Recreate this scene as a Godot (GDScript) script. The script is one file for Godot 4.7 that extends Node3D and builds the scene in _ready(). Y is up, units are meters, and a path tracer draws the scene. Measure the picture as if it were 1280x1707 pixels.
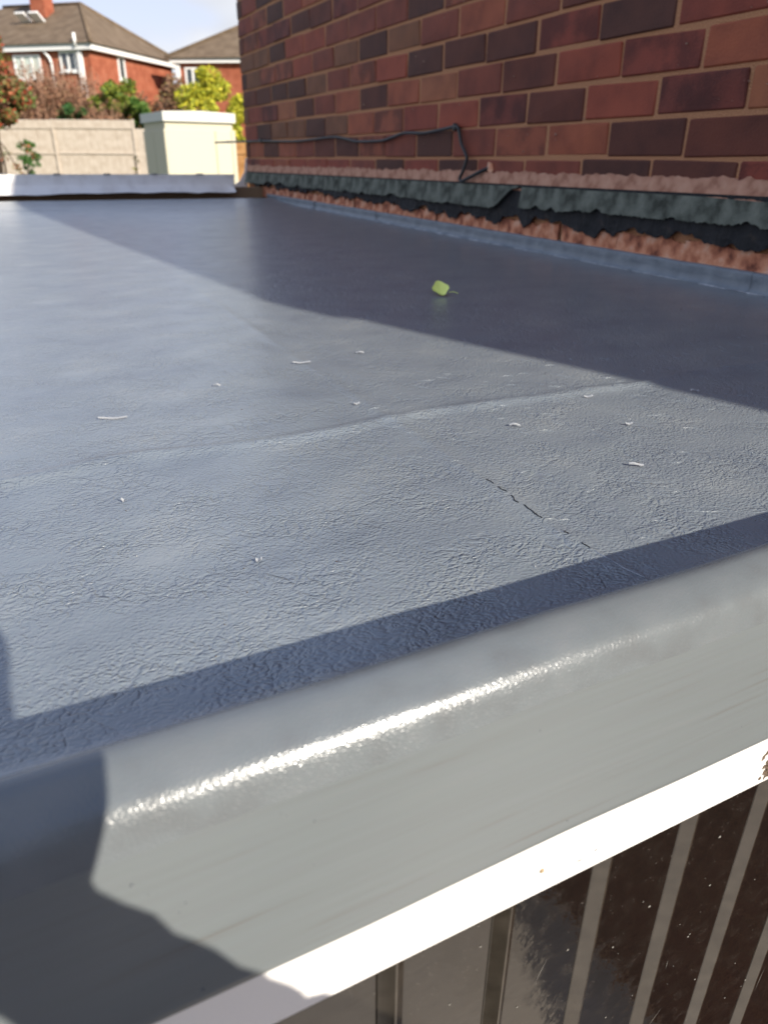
extends Node3D
# A grey fibreglass garage roof seen from its front edge, brick gable to the right, gardens and houses behind.
# Heights in the builders are written from the phone's level (EYE metres above the drive).

const EYE := 2.22
const WALL_X := 1.2515          # face of the brick gable
var rng := RandomNumberGenerator.new()
var names := {}
var mats := {}


# ---------------------------------------------------------------- helpers
func V(x: float, y: float, z: float) -> Vector3:
	return Vector3(x, y + EYE, z)

func lin(r: float, g: float, b: float) -> Color:
	return Color(r, g, b).linear_to_srgb()

func numbered(called: String) -> String:
	var n: int = names.get(called, -1) + 1
	names[called] = n
	return called if n == 0 else "%s_%03d" % [called, n]

func thing(called: String, label: String, category: String, at := Vector3.ZERO, turn := 0.0, group := "") -> Node3D:
	var o := Node3D.new()
	o.name = numbered(called)
	add_child(o, true)
	o.position = at
	o.rotation.y = turn
	o.set_meta("label", label)
	o.set_meta("category", category)
	if group != "":
		o.set_meta("group", group)
	return o

func obj(called: String, mesh: Mesh, mat: Material, parent: Node3D = self) -> MeshInstance3D:
	var m := MeshInstance3D.new()
	m.mesh = mesh
	m.material_override = mat
	if parent == self:
		m.name = numbered(called)
	else:
		var n := 0
		var base := called
		while parent.has_node(NodePath(called)):
			n += 1
			called = "%s_%03d" % [base, n]
		m.name = called
	parent.add_child(m, true)
	return m

func piece(called: String, k: int, mesh: Mesh, mat: Material, parent: Node3D, at: Vector3) -> MeshInstance3D:
	var m := MeshInstance3D.new()
	m.mesh = mesh
	m.material_override = mat
	m.name = called if k == 0 else "%s_%03d" % [called, k]
	m.position = at
	parent.add_child(m, true)
	return m

func tag(o: Node3D, label: String, category: String, group := "") -> void:
	o.set_meta("label", label)
	o.set_meta("category", category)
	if group != "":
		o.set_meta("group", group)

func st_new() -> SurfaceTool:
	var st := SurfaceTool.new()
	st.begin(Mesh.PRIMITIVE_TRIANGLES)
	return st

func quad(st: SurfaceTool, a: Vector3, b: Vector3, c: Vector3, d: Vector3, out: Vector3) -> void:
	# flat quad a b c d (in order round the edge), front towards out
	var n := (b - a).cross(c - a)
	if n.length_squared() < 1e-16:
		n = (c - a).cross(d - a)
	var l := [a, b, c, d]
	if n.dot(out) > 0.0:
		l = [a, d, c, b]
	for i in [0, 1, 2, 0, 2, 3]:
		st.set_uv(Vector2(l[i].x + l[i].z, l[i].y))
		st.add_vertex(l[i])

func add_box(st: SurfaceTool, lo: Vector3, hi: Vector3) -> void:
	var p := []
	for i in 8:
		p.append(Vector3(hi.x if i & 1 else lo.x, hi.y if i & 2 else lo.y, hi.z if i & 4 else lo.z))
	for f in [[0, 2, 3, 1, Vector3(0, 0, -1)], [4, 5, 7, 6, Vector3(0, 0, 1)], [0, 1, 5, 4, Vector3(0, -1, 0)], [2, 6, 7, 3, Vector3(0, 1, 0)], [0, 4, 6, 2, Vector3(-1, 0, 0)], [1, 3, 7, 5, Vector3(1, 0, 0)]]:
		quad(st, p[f[0]], p[f[1]], p[f[2]], p[f[3]], f[4])

func box_mesh(lo: Vector3, hi: Vector3) -> Mesh:
	var st := st_new()
	st.set_smooth_group(-1)
	add_box(st, lo, hi)
	st.generate_normals()
	return st.commit()

func chamfer_box(size: Vector3, c: float, jitter := 0.0) -> Mesh:
	# box centred on the origin with chamfered edges: the convex hull of 24 corner points
	var h := size * 0.5
	var st := st_new()
	st.set_smooth_group(-1)
	var k := func(sx: float, sy: float, sz: float, ax: int) -> Vector3:
		var q := Vector3(sx * h.x, sy * h.y, sz * h.z)
		for a in 3:
			if a != ax:
				q[a] -= signf(q[a]) * c
		return q
	var off := {}
	for sx in [-1, 1]:
		for sy in [-1, 1]:
			for sz in [-1, 1]:
				off[Vector3(sx, sy, sz)] = Vector3(rng.randf_range(-1, 1), rng.randf_range(-1, 1), rng.randf_range(-1, 1)) * jitter
	var pt := func(sx: float, sy: float, sz: float, ax: int) -> Vector3:
		return k.call(sx, sy, sz, ax) + off[Vector3(sx, sy, sz)]
	for ax in 3:
		for s in [-1, 1]:
			var c4 := []
			for e in [[-1, -1], [1, -1], [1, 1], [-1, 1]]:
				var q := [0, 0, 0]
				q[ax] = s
				q[(ax + 1) % 3] = e[0]
				q[(ax + 2) % 3] = e[1]
				c4.append(pt.call(q[0], q[1], q[2], ax))
			var o := Vector3.ZERO
			o[ax] = s
			quad(st, c4[0], c4[1], c4[2], c4[3], o)
	for ax in 3:
		var b := (ax + 1) % 3
		var d := (ax + 2) % 3
		for sb in [-1, 1]:
			for sd in [-1, 1]:
				var q0 := [0, 0, 0]
				q0[b] = sb
				q0[d] = sd
				q0[ax] = -1
				var q1 := q0.duplicate()
				q1[ax] = 1
				var o := Vector3.ZERO
				o[b] = sb
				o[d] = sd
				quad(st, pt.call(q0[0], q0[1], q0[2], b), pt.call(q1[0], q1[1], q1[2], b), pt.call(q1[0], q1[1], q1[2], d), pt.call(q0[0], q0[1], q0[2], d), o)
	for sx in [-1, 1]:
		for sy in [-1, 1]:
			for sz in [-1, 1]:
				var a: Vector3 = pt.call(sx, sy, sz, 0)
				var b2: Vector3 = pt.call(sx, sy, sz, 1)
				var c2: Vector3 = pt.call(sx, sy, sz, 2)
				quad(st, a, b2, c2, c2, Vector3(sx, sy, sz))
	st.generate_normals()
	return st.commit()

func add_tube(st: SurfaceTool, pts: Array, radii: Array, sides := 8) -> void:
	var rings := []
	var up := Vector3(0.3, 1, 0.2).normalized()
	for i in pts.size():
		var t: Vector3 = (pts[mini(i + 1, pts.size() - 1)] - pts[maxi(i - 1, 0)]).normalized()
		var a := t.cross(up)
		if a.length() < 0.01:
			a = t.cross(Vector3.RIGHT)
		a = a.normalized()
		up = a.cross(t).normalized()
		var ring := []
		for s in sides:
			var w := TAU * s / sides
			ring.append(pts[i] + (a * cos(w) + up * sin(w)) * float(radii[i]))
		rings.append(ring)
	for i in pts.size() - 1:
		for s in sides:
			var s2 := (s + 1) % sides
			var mid: Vector3 = (rings[i][s] + rings[i][s2] + rings[i + 1][s] + rings[i + 1][s2]) / 4.0
			quad(st, rings[i][s], rings[i][s2], rings[i + 1][s2], rings[i + 1][s], mid - (pts[i] + pts[i + 1]) / 2.0)
	for e in [0, pts.size() - 1]:
		var dir: Vector3 = (pts[0] - pts[1]) if e == 0 else (pts[-1] - pts[-2])
		for s in range(1, sides - 1):
			quad(st, rings[e][0], rings[e][s], rings[e][s + 1], rings[e][s + 1], dir)

func tube(pts: Array, radius: float, sides := 8) -> Mesh:
	var st := st_new()
	var r := []
	for q in pts:
		r.append(radius)
	add_tube(st, pts, r, sides)
	st.generate_normals()
	return st.commit()

func prism(poly: PackedVector2Array, depth: float, at: Callable) -> Mesh:
	# a flat outline given thickness; at(x, y, d) puts a point of it in space (d from 0 to depth)
	var st := st_new()
	st.set_smooth_group(-1)
	var tri := Geometry2D.triangulate_polygon(poly)
	var mid: Vector3 = at.call(poly[0].x, poly[0].y, depth * 0.5)
	for s in [0.0, depth]:
		var away: Vector3 = at.call(0.0, 0.0, s) - at.call(0.0, 0.0, depth - s)
		for i in range(0, tri.size(), 3):
			var a: Vector3 = at.call(poly[tri[i]].x, poly[tri[i]].y, s)
			var b: Vector3 = at.call(poly[tri[i + 1]].x, poly[tri[i + 1]].y, s)
			var c: Vector3 = at.call(poly[tri[i + 2]].x, poly[tri[i + 2]].y, s)
			quad(st, a, b, c, c, away)
	var ccw := not Geometry2D.is_polygon_clockwise(poly)
	for i in poly.size():
		var p := poly[i]
		var q := poly[(i + 1) % poly.size()]
		var e := (q - p).orthogonal() * (-1.0 if ccw else 1.0)
		e = Vector2((q - p).y, -(q - p).x) * (1.0 if ccw else -1.0)
		var o: Vector3 = at.call(p.x + e.x, p.y + e.y, 0.0) - at.call(p.x, p.y, 0.0)
		quad(st, at.call(p.x, p.y, 0.0), at.call(q.x, q.y, 0.0), at.call(q.x, q.y, depth), at.call(p.x, p.y, depth), o)
	st.generate_normals()
	return st.commit()

func grid_mesh(nu: int, nv: int, f: Callable, uv: Callable, out: Vector3) -> Mesh:
	# smooth indexed sheet of nu x nv points
	var verts := PackedVector3Array()
	var uvs := PackedVector2Array()
	for j in nv:
		for i in nu:
			verts.append(f.call(i, j))
			uvs.append(uv.call(i, j))
	var idx := PackedInt32Array()
	var n: Vector3 = (verts[1] - verts[0]).cross(verts[nu] - verts[0])
	var flip := n.dot(out) > 0.0
	for j in nv - 1:
		for i in nu - 1:
			var a := j * nu + i
			if flip:
				idx.append_array([a, a + nu, a + 1, a + 1, a + nu, a + nu + 1])
			else:
				idx.append_array([a, a + 1, a + nu, a + 1, a + nu + 1, a + nu])
	var arr := []
	arr.resize(Mesh.ARRAY_MAX)
	arr[Mesh.ARRAY_VERTEX] = verts
	arr[Mesh.ARRAY_TEX_UV] = uvs
	arr[Mesh.ARRAY_INDEX] = idx
	var am := ArrayMesh.new()
	am.add_surface_from_arrays(Mesh.PRIMITIVE_TRIANGLES, arr)
	var st := SurfaceTool.new()
	st.create_from(am, 0)
	st.generate_normals()
	return st.commit()


# ---------------------------------------------------------------- textures and materials
func noise(type: int, freq: float, octaves := 3, sd := 1) -> FastNoiseLite:
	var n := FastNoiseLite.new()
	n.noise_type = type
	n.frequency = freq
	n.seed = sd
	n.fractal_octaves = octaves
	n.fractal_type = FastNoiseLite.FRACTAL_FBM if octaves > 1 else FastNoiseLite.FRACTAL_NONE
	return n

func cells(freq: float, sd: int, warp := 0.0, warp_freq := 0.02) -> FastNoiseLite:
	var n := noise(FastNoiseLite.TYPE_CELLULAR, freq, 1, sd)
	n.cellular_return_type = FastNoiseLite.RETURN_DISTANCE2_SUB
	n.cellular_distance_function = FastNoiseLite.DISTANCE_EUCLIDEAN
	n.cellular_jitter = 1.0
	if warp > 0.0:
		n.domain_warp_enabled = true
		n.domain_warp_amplitude = warp
		n.domain_warp_frequency = warp_freq
		n.domain_warp_fractal_octaves = 2
	return n

func grey(n: FastNoiseLite, w: int, h: int) -> PackedByteArray:
	return n.get_seamless_image(w, h, false, false, 0.12, true).get_data()

func grey_image(d: PackedByteArray, w: int, h: int) -> Image:
	return Image.create_from_data(w, h, false, Image.FORMAT_L8, d)

func ramp_image(d: PackedByteArray, w: int, h: int, stops: Array) -> ImageTexture:
	# stops: [position, linear colour]
	var table := []
	for i in 256:
		var t := i / 255.0
		var c: Color = stops[-1][1]
		for k in stops.size() - 1:
			if t <= stops[k + 1][0]:
				c = stops[k][1].lerp(stops[k + 1][1], clampf((t - stops[k][0]) / maxf(stops[k + 1][0] - stops[k][0], 0.001), 0, 1))
				break
		c = c.linear_to_srgb()
		table.append([int(c.r * 255), int(c.g * 255), int(c.b * 255)])
	var out := PackedByteArray()
	out.resize(w * h * 3)
	for i in w * h:
		var e: Array = table[d[i]]
		out[i * 3] = e[0]
		out[i * 3 + 1] = e[1]
		out[i * 3 + 2] = e[2]
	return ImageTexture.create_from_image(Image.create_from_data(w, h, false, Image.FORMAT_RGB8, out))

func plain(called: String, c: Color, rough := 0.7, spec := 0.5) -> StandardMaterial3D:
	var m := StandardMaterial3D.new()
	m.resource_name = called
	m.albedo_color = c
	m.roughness = rough
	m.metallic_specular = spec
	return m

func triplanar(m: StandardMaterial3D, tile: float, world := true) -> StandardMaterial3D:
	m.uv1_triplanar = true
	m.uv1_world_triplanar = world
	m.uv1_scale = Vector3.ONE / tile
	return m

func bumped(m: StandardMaterial3D, tex: Texture2D, scale_cm: float) -> StandardMaterial3D:
	m.heightmap_enabled = true
	m.heightmap_texture = tex
	m.heightmap_scale = scale_cm
	return m

func make_materials() -> void:
	var W := 1024
	# leathery skin of the roof coat: small puckered cells over a finer grain
	var a := grey(cells(0.15, 3, 16.0, 0.02), W, W)
	var b := grey(noise(FastNoiseLite.TYPE_SIMPLEX_SMOOTH, 0.15, 2, 5), W, W)
	var c := grey(noise(FastNoiseLite.TYPE_SIMPLEX_SMOOTH, 0.035, 2, 6), W, W)
	var rough_zone := grey(noise(FastNoiseLite.TYPE_SIMPLEX_SMOOTH, 0.008, 2, 8), W, W)
	var h := PackedByteArray()
	h.resize(W * W)
	for i in W * W:
		var hv := (mini(a[i] * 2, 255) * 130 + b[i] * 80 + c[i] * 45) >> 8
		h[i] = clampi(128 + (((hv - 128) * (70 + rough_zone[i])) >> 8), 0, 255)
	var leather := ImageTexture.create_from_image(grey_image(h, W, W))
	# long crackle lines, only in patches
	var l := grey(cells(0.030, 11, 46.0, 0.014), W, W)
	var l2 := grey(cells(0.055, 14, 34.0, 0.02), W, W)
	var msk := grey(noise(FastNoiseLite.TYPE_SIMPLEX_SMOOTH, 0.006, 2, 13), W, W)
	var k := PackedByteArray()
	k.resize(W * W)
	for i in W * W:
		var q := mini(mini(l[i] * 5, 255), mini(l2[i] * 4 + 70, 255))
		var s := clampi((msk[i] - 70) * 2, 0, 255)
		k[i] = 255 - (((255 - q) * s) >> 8)
	var crack := grey_image(k, W, W)
	crack.bump_map_to_normal_map(2.6)
	var crackle := ImageTexture.create_from_image(crack)
	# mottling of the coat
	var mo := grey(noise(FastNoiseLite.TYPE_SIMPLEX_SMOOTH, 0.009, 6, 21), 512, 512)
	var mottle := ramp_image(mo, 512, 512, [[0.0, Color(0.140, 0.162, 0.184)], [0.35, Color(0.172, 0.197, 0.216)], [0.65, Color(0.184, 0.209, 0.225)], [1.0, Color(0.222, 0.243, 0.250)]])
	var rg := ramp_image(mo, 512, 512, [[0.0, Color(0.10, 0.10, 0.10)], [1.0, Color(0.25, 0.25, 0.25)]])
	var m := plain("grey_roof_coat", Color.WHITE, 0.34, 0.56)
	m.albedo_texture = mottle
	bumped(m, leather, 0.105)
	m.normal_enabled = true
	m.normal_texture = crackle
	m.normal_scale = 0.75
	m.uv1_scale = Vector3(1.55, 2.2, 1)
	m.clearcoat_enabled = true
	m.clearcoat = 0.40
	m.clearcoat_roughness = 0.24
	mats.roof = m
	# the kerb: the same coat, glossier and less puckered
	m = plain("grey_kerb_coat", lin(0.74, 0.75, 0.765), 0.23, 0.55)
	m.albedo_texture = ramp_image(mo, 512, 512, [[0.0, Color(0.152, 0.160, 0.162)], [0.5, Color(0.174, 0.190, 0.194)], [1.0, Color(0.196, 0.208, 0.210)]])
	var gr := grey(noise(FastNoiseLite.TYPE_SIMPLEX_SMOOTH, 0.13, 2, 33), 1024, 1024)
	bumped(m, ImageTexture.create_from_image(grey_image(gr, 1024, 1024)), 0.0115)
	m.uv1_scale = Vector3(5.0, 6.5, 1)
	mats.kerb = m
	# brushed front face: long streaks of the roller
	var sw := 512
	var sn := noise(FastNoiseLite.TYPE_SIMPLEX_SMOOTH, 0.02, 4, 31)
	var s0 := PackedByteArray()
	s0.resize(sw * sw)
	for y in sw:
		for x in sw:
			var ang := TAU * x / sw
			s0[y * sw + x] = int(clampf(0.5 + 0.62 * sn.get_noise_3d(cos(ang) * 34.0, sin(ang) * 34.0, y * 3.4 + 6.0 * sin(ang * 2.0)), 0, 1) * 255)
	var streak := ImageTexture.create_from_image(grey_image(s0, sw, sw))
	m = plain("grey_brushed_coat", lin(0.72, 0.735, 0.745), 0.30, 0.6)
	m.albedo_texture = ramp_image(s0, sw, sw, [[0.0, Color(0.146, 0.142, 0.132)], [0.25, Color(0.170, 0.184, 0.185)], [0.75, Color(0.176, 0.193, 0.195)], [1.0, Color(0.186, 0.196, 0.194)]])
	bumped(m, streak, 0.006)
	m.uv1_scale = Vector3(1.6, 9.0, 1)
	mats.face = m
	# white painted board
	m = triplanar(plain("white_board_paint", lin(0.84, 0.82, 0.79), 0.45), 0.3)
	bumped(m, ImageTexture.create_from_image(grey_image(b, W, W)), 0.01)
	mats.white = m
	# glossy dark brown door
	var dn := grey(noise(FastNoiseLite.TYPE_SIMPLEX_SMOOTH, 0.03, 4, 41), 512, 512)
	m = plain("dark_brown_gloss", Color.WHITE, 0.26, 0.66)
	m.roughness_texture = ramp_image(dn, 512, 512, [[0.0, Color(0.07, 0.07, 0.07)], [0.55, Color(0.10, 0.10, 0.10)], [0.75, Color(0.42, 0.42, 0.42)], [1.0, Color(0.9, 0.9, 0.9)]])
	var sc := PackedByteArray()
	sc.resize(512 * 512)
	var fine := grey(noise(FastNoiseLite.TYPE_SIMPLEX, 0.2, 2, 43), 512, 512)
	for i in 512 * 512:
		sc[i] = 255 if fine[i] > 232 and dn[i] > 150 else dn[i] >> 1
	m.albedo_texture = ramp_image(sc, 512, 512, [[0.0, Color(0.005, 0.0045, 0.004)], [0.5, Color(0.010, 0.0085, 0.007)], [0.97, Color(0.02, 0.017, 0.015)], [1.0, Color(0.12, 0.11, 0.10)]])
	bumped(m, ImageTexture.create_from_image(grey_image(dn, 512, 512)), 0.012)
	mats.door = triplanar(m, 0.25)
	m = triplanar(plain("worn_brown_rib", Color.WHITE, 0.16, 0.66), 0.25)
	m.albedo_texture = ramp_image(dn, 512, 512, [[0.0, Color(0.016, 0.013, 0.010)], [0.5, Color(0.030, 0.025, 0.019)], [1.0, Color(0.05, 0.042, 0.033)]])
	mats.rib = m
	mats.timber = plain("bare_roof_timber", lin(0.24, 0.165, 0.10), 0.9)
	mats.clip = plain("grey_steel_clip", lin(0.16, 0.16, 0.165), 0.5)
	mats.split = plain("bituminous_split", lin(0.03, 0.03, 0.032), 0.85)
	# bricks: flashed red to purple clay
	var bn := grey(noise(FastNoiseLite.TYPE_SIMPLEX_SMOOTH, 0.010, 5, 51), 512, 512)
	var bf := grey(noise(FastNoiseLite.TYPE_SIMPLEX, 0.16, 2, 53), 512, 512)
	var bm := PackedByteArray()
	bm.resize(512 * 512)
	for i in 512 * 512:
		bm[i] = clampi((bn[i] * 205 + bf[i] * 51) >> 8, 0, 255)
	var pale := ramp_image(bm, 512, 512, [[0.0, Color(0.55, 0.50, 0.52)], [0.45, Color(0.85, 0.80, 0.78)], [0.75, Color(1, 0.95, 0.9)], [1.0, Color(1.0, 1.0, 0.95)]])
	var flash := ramp_image(bm, 512, 512, [[0.0, Color(0.34, 0.34, 0.38)], [0.36, Color(0.48, 0.45, 0.46)], [0.66, Color(0.92, 0.88, 0.86)], [1.0, Color(1.0, 0.95, 0.85)]])
	var grit := ImageTexture.create_from_image(grey_image(bf, 512, 512))
	var tints := [[0.280, 0.072, 0.045, 0], [0.235, 0.060, 0.042, 0], [0.200, 0.058, 0.040, 0], [0.310, 0.098, 0.056, 0], [0.100, 0.034, 0.024, 0], [0.125, 0.038, 0.025, 0], [0.082, 0.032, 0.024, 0], [0.320, 0.130, 0.072, 0], [0.225, 0.055, 0.040, 1], [0.280, 0.090, 0.055, 1], [0.170, 0.045, 0.036, 1], [0.190, 0.088, 0.050, 0]]
	mats.bricks = []
	for i in tints.size():
		var t: Array = tints[i]
		m = plain("brick_clay_%d" % i, lin(t[0] * 1.12, t[1] * 0.96, t[2] * 0.76), 0.72, 0.45)
		m.albedo_texture = flash if t[3] else pale
		bumped(m, grit, 0.05)
		triplanar(m, 0.55)
		m.uv1_offset = Vector3(i * 0.37, i * 0.23, i * 0.61)
		mats.bricks.append(m)
	m = triplanar(plain("sandy_mortar", Color.WHITE, 0.95, 0.3), 0.3)
	m.albedo_texture = ramp_image(bf, 512, 512, [[0.0, Color(0.30, 0.135, 0.068)], [0.5, Color(0.45, 0.215, 0.108)], [1.0, Color(0.58, 0.31, 0.17)]])
	bumped(m, grit, 0.12)
	mats.mortar = m
	m = triplanar(plain("pinkish_fillet_mortar", Color.WHITE, 0.95, 0.3), 0.22)
	m.albedo_texture = ramp_image(bm, 512, 512, [[0.25, Color(0.30, 0.14, 0.09)], [0.55, Color(0.47, 0.25, 0.165)], [0.85, Color(0.55, 0.32, 0.22)]])
	bumped(m, ImageTexture.create_from_image(grey_image(bm, 512, 512)), 0.12)
	mats.fillet = m
	m = triplanar(plain("green_mineral_felt", Color.WHITE, 0.95, 0.3), 0.28)
	m.albedo_texture = ramp_image(bm, 512, 512, [[0.2, Color(0.045, 0.048, 0.038)], [0.45, Color(0.118, 0.127, 0.102)], [0.8, Color(0.20, 0.21, 0.17)]])
	bumped(m, grit, 0.12)
	mats.felt = m
	m = triplanar(plain("torn_black_bitumen", Color.WHITE, 0.75, 0.5), 0.2)
	m.albedo_texture = ramp_image(bm, 512, 512, [[0.2, Color(0.006, 0.006, 0.007)], [0.7, Color(0.014, 0.013, 0.013)], [0.85, Color(0.05, 0.035, 0.025)]])
	bumped(m, ImageTexture.create_from_image(grey_image(bm, 512, 512)), 0.6)
	mats.bitumen = m
	m = triplanar(plain("bare_orange_brick", Color.WHITE, 0.9, 0.35), 0.24)
	m.albedo_texture = ramp_image(bm, 512, 512, [[0.15, Color(0.12, 0.04, 0.028)], [0.36, Color(0.42, 0.15, 0.08)], [0.6, Color(0.66, 0.29, 0.16)], [0.8, Color(0.70, 0.44, 0.31)]])
	bumped(m, ImageTexture.create_from_image(grey_image(bm, 512, 512)), 0.14)
	mats.bare = m
	m = triplanar(plain("painted_upstand", Color.WHITE, 0.42, 0.5), 0.3)
	m.albedo_texture = ramp_image(bm, 512, 512, [[0.2, Color(0.130, 0.150, 0.170)], [0.6, Color(0.172, 0.197, 0.216)], [0.9, Color(0.215, 0.238, 0.246)]])
	bumped(m, ImageTexture.create_from_image(grey_image(bm, 512, 512)), 0.25)
	mats.upstand = m
	m = triplanar(plain("pale_worn_edge", Color.WHITE, 0.6), 0.1)
	m.albedo_texture = ramp_image(bm, 512, 512, [[0.3, Color(0.16, 0.17, 0.19)], [0.6, Color(0.34, 0.36, 0.39)], [0.8, Color(0.58, 0.60, 0.62)]])
	mats.bead = m
	mats.flake = plain("white_paint_flake", lin(0.30, 0.31, 0.32), 0.75)
	m = triplanar(plain("grey_white_metal", Color.WHITE, 0.4), 0.5)
	m.albedo_texture = ramp_image(bm, 512, 512, [[0.2, Color(0.70, 0.67, 0.63)], [0.5, Color(0.84, 0.82, 0.78)], [0.9, Color(0.88, 0.87, 0.84)]])
	mats.coping = m
	mats.cable = plain("black_cable_sheath", lin(0.012, 0.011, 0.011), 0.45)
	# far things
	m = triplanar(plain("red_house_brick", Color.WHITE, 0.9, 0.3), 2.2)
	m.albedo_texture = ramp_image(bm, 512, 512, [[0.2, Color(0.22, 0.065, 0.036)], [0.55, Color(0.32, 0.100, 0.055)], [0.85, Color(0.38, 0.15, 0.09)]])
	mats.far_brick = m
	m = triplanar(plain("brown_roof_tile", Color.WHITE, 0.9, 0.3), 3.0)
	m.albedo_texture = ramp_image(bm, 512, 512, [[0.2, Color(0.105, 0.075, 0.05)], [0.6, Color(0.165, 0.120, 0.080)], [0.9, Color(0.20, 0.155, 0.11)]])
	mats.tile = m
	mats.trim = plain("white_trim", lin(0.75, 0.74, 0.72), 0.5)
	m = plain("window_glass", lin(0.03, 0.04, 0.045), 0.06)
	m.metallic_specular = 0.7
	mats.pane = m
	mats.curtain = plain("pale_window_blind", lin(0.50, 0.55, 0.50), 0.5)
	m = triplanar(plain("weathered_fence_board", Color.WHITE, 0.9, 0.3), 0.8)
	m.albedo_texture = ramp_image(bm, 512, 512, [[0.2, Color(0.40, 0.335, 0.27)], [0.55, Color(0.46, 0.395, 0.325)], [0.9, Color(0.52, 0.455, 0.385)]])
	mats.fence = m
	m = triplanar(plain("ochre_fence_board", Color.WHITE, 0.9, 0.3), 0.8)
	m.albedo_texture = ramp_image(bm, 512, 512, [[0.2, Color(0.24, 0.12, 0.045)], [0.55, Color(0.36, 0.19, 0.075)], [0.9, Color(0.45, 0.26, 0.12)]])
	mats.ochre = m
	mats.shed = plain("cream_shed_panel", lin(0.50, 0.46, 0.34), 0.6)
	mats.shed_lid = plain("pale_shed_lid", lin(0.58, 0.565, 0.51), 0.6)
	m = triplanar(plain("pale_concrete_drive", Color.WHITE, 0.9, 0.3), 1.6)
	m.albedo_texture = ramp_image(bm, 512, 512, [[0.2, Color(0.47, 0.41, 0.34)], [0.6, Color(0.58, 0.515, 0.44)], [0.9, Color(0.66, 0.59, 0.51)]])
	mats.drive = m
	m = triplanar(plain("garden_grass", Color.WHITE, 0.95, 0.3), 1.5)
	m.albedo_texture = ramp_image(bm, 512, 512, [[0.2, Color(0.03, 0.055, 0.015)], [0.6, Color(0.06, 0.10, 0.025)], [0.9, Color(0.12, 0.13, 0.05)]])
	mats.grass = m
	m = plain("leaf", Color.WHITE, 0.6, 0.4)
	m.vertex_color_use_as_albedo = true
	m.backlight_enabled = true
	m.backlight = Color(0.35, 0.4, 0.15)
	mats.leaf = m
	mats.bark = plain("bark", lin(0.09, 0.06, 0.04), 0.9)
	mats.twig = plain("dry_twig", lin(0.26, 0.145, 0.09), 0.9)
	mats.skin = plain("skin", lin(0.50, 0.30, 0.22), 0.55)
	mats.jacket = plain("dark_jacket_cloth", lin(0.02, 0.022, 0.028), 0.85)
	mats.trousers = plain("dark_trouser_cloth", lin(0.025, 0.025, 0.03), 0.9)
	mats.hair = plain("dark_hair", lin(0.02, 0.014, 0.01), 0.6)
	mats.phone = plain("black_phone_case", lin(0.01, 0.01, 0.011), 0.4)
	m = plain("yellow_green_leaf", lin(0.80, 0.88, 0.22), 0.6)
	mats.dropped = m


# ---------------------------------------------------------------- light and camera
func sun_to() -> Vector3:
	var az := deg_to_rad(18.8)
	var el := deg_to_rad(26.5)
	return Vector3(sin(az) * cos(el), sin(el), cos(az) * cos(el))

func make_sky() -> ImageTexture:
	var w := 1024
	var h := 512
	var n := noise(FastNoiseLite.TYPE_SIMPLEX_SMOOTH, 1.1, 5, 71)
	var img := Image.create(w, h, false, Image.FORMAT_RGBF)
	for y in h:
		var up := cos(PI * (y + 0.5) / h)
		var side := sin(PI * (y + 0.5) / h)
		var t := clampf(up, 0.0, 1.0)
		var blue := Color(0.68, 0.71, 0.76).lerp(Color(0.125, 0.225, 0.50), pow(t, 0.5))
		for x in w:
			var a := TAU * x / w
			var d := Vector3(side * cos(a), up, side * sin(a))
			if up < 0.0:
				img.set_pixel(x, y, Color(0.24, 0.225, 0.20))
				continue
			var q := d / (up + 0.35)
			var v := n.get_noise_3d(q.x * 1.3, q.z * 1.3, 3.0 + up)
			var cover := smoothstep(-0.10, 0.36, v)
			var tone := 0.82 + 0.35 * n.get_noise_3d(q.x * 2.1 + 9.0, q.z * 2.1, 8.0)
			img.set_pixel(x, y, blue.lerp(Color(0.60, 0.61, 0.635) * tone, cover * 0.85))
	return ImageTexture.create_from_image(img)

func setup_view() -> void:
	var cam := Camera3D.new()
	cam.name = "camera"
	add_child(cam)
	var yaw := deg_to_rad(26.84)
	var pitch := deg_to_rad(25.708)
	var roll := deg_to_rad(0.452)
	var head := Vector3(sin(yaw), 0, -cos(yaw))
	var right := Vector3(cos(yaw), 0, sin(yaw))
	var fw := head * cos(pitch) - Vector3.UP * sin(pitch)
	var up := Vector3.UP * cos(pitch) + head * sin(pitch)
	var r2 := right * cos(roll) + up * sin(roll)
	var u2 := up * cos(roll) - right * sin(roll)
	cam.transform = Transform3D(Basis(r2, u2, -fw), V(0, 0, 0))
	cam.projection = Camera3D.PROJECTION_FRUSTUM
	cam.near = 0.02
	cam.far = 400.0
	cam.size = 2.0 * 0.02 * 853.5 / 1214.4
	cam.current = true
	var at := CameraAttributesPhysical.new()
	at.frustum_focal_length = 24.0
	at.frustum_focus_distance = 0.52
	at.exposure_aperture = 9.0
	at.frustum_near = 0.02
	at.frustum_far = 400.0
	cam.attributes = at
	var sun := DirectionalLight3D.new()
	sun.name = "sun"
	sun.light_color = Color(1.0, 0.965, 0.91)
	sun.light_energy = 1.6
	sun.light_angular_distance = 0.55
	sun.shadow_enabled = true
	sun.transform = Transform3D(Basis.looking_at(-sun_to(), Vector3.UP), Vector3(0, 30, 0))
	add_child(sun)
	var e := Environment.new()
	e.background_mode = Environment.BG_SKY
	var sm := PanoramaSkyMaterial.new()
	sm.panorama = make_sky()
	e.sky = Sky.new()
	e.sky.sky_material = sm
	e.tonemap_mode = Environment.TONE_MAPPER_LINEAR
	e.tonemap_exposure = 1.6
	e.sdfgi_enabled = true
	e.ssao_enabled = true
	e.ssil_enabled = true
	var we := WorldEnvironment.new()
	we.name = "world_environment"
	we.environment = e
	add_child(we)


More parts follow.
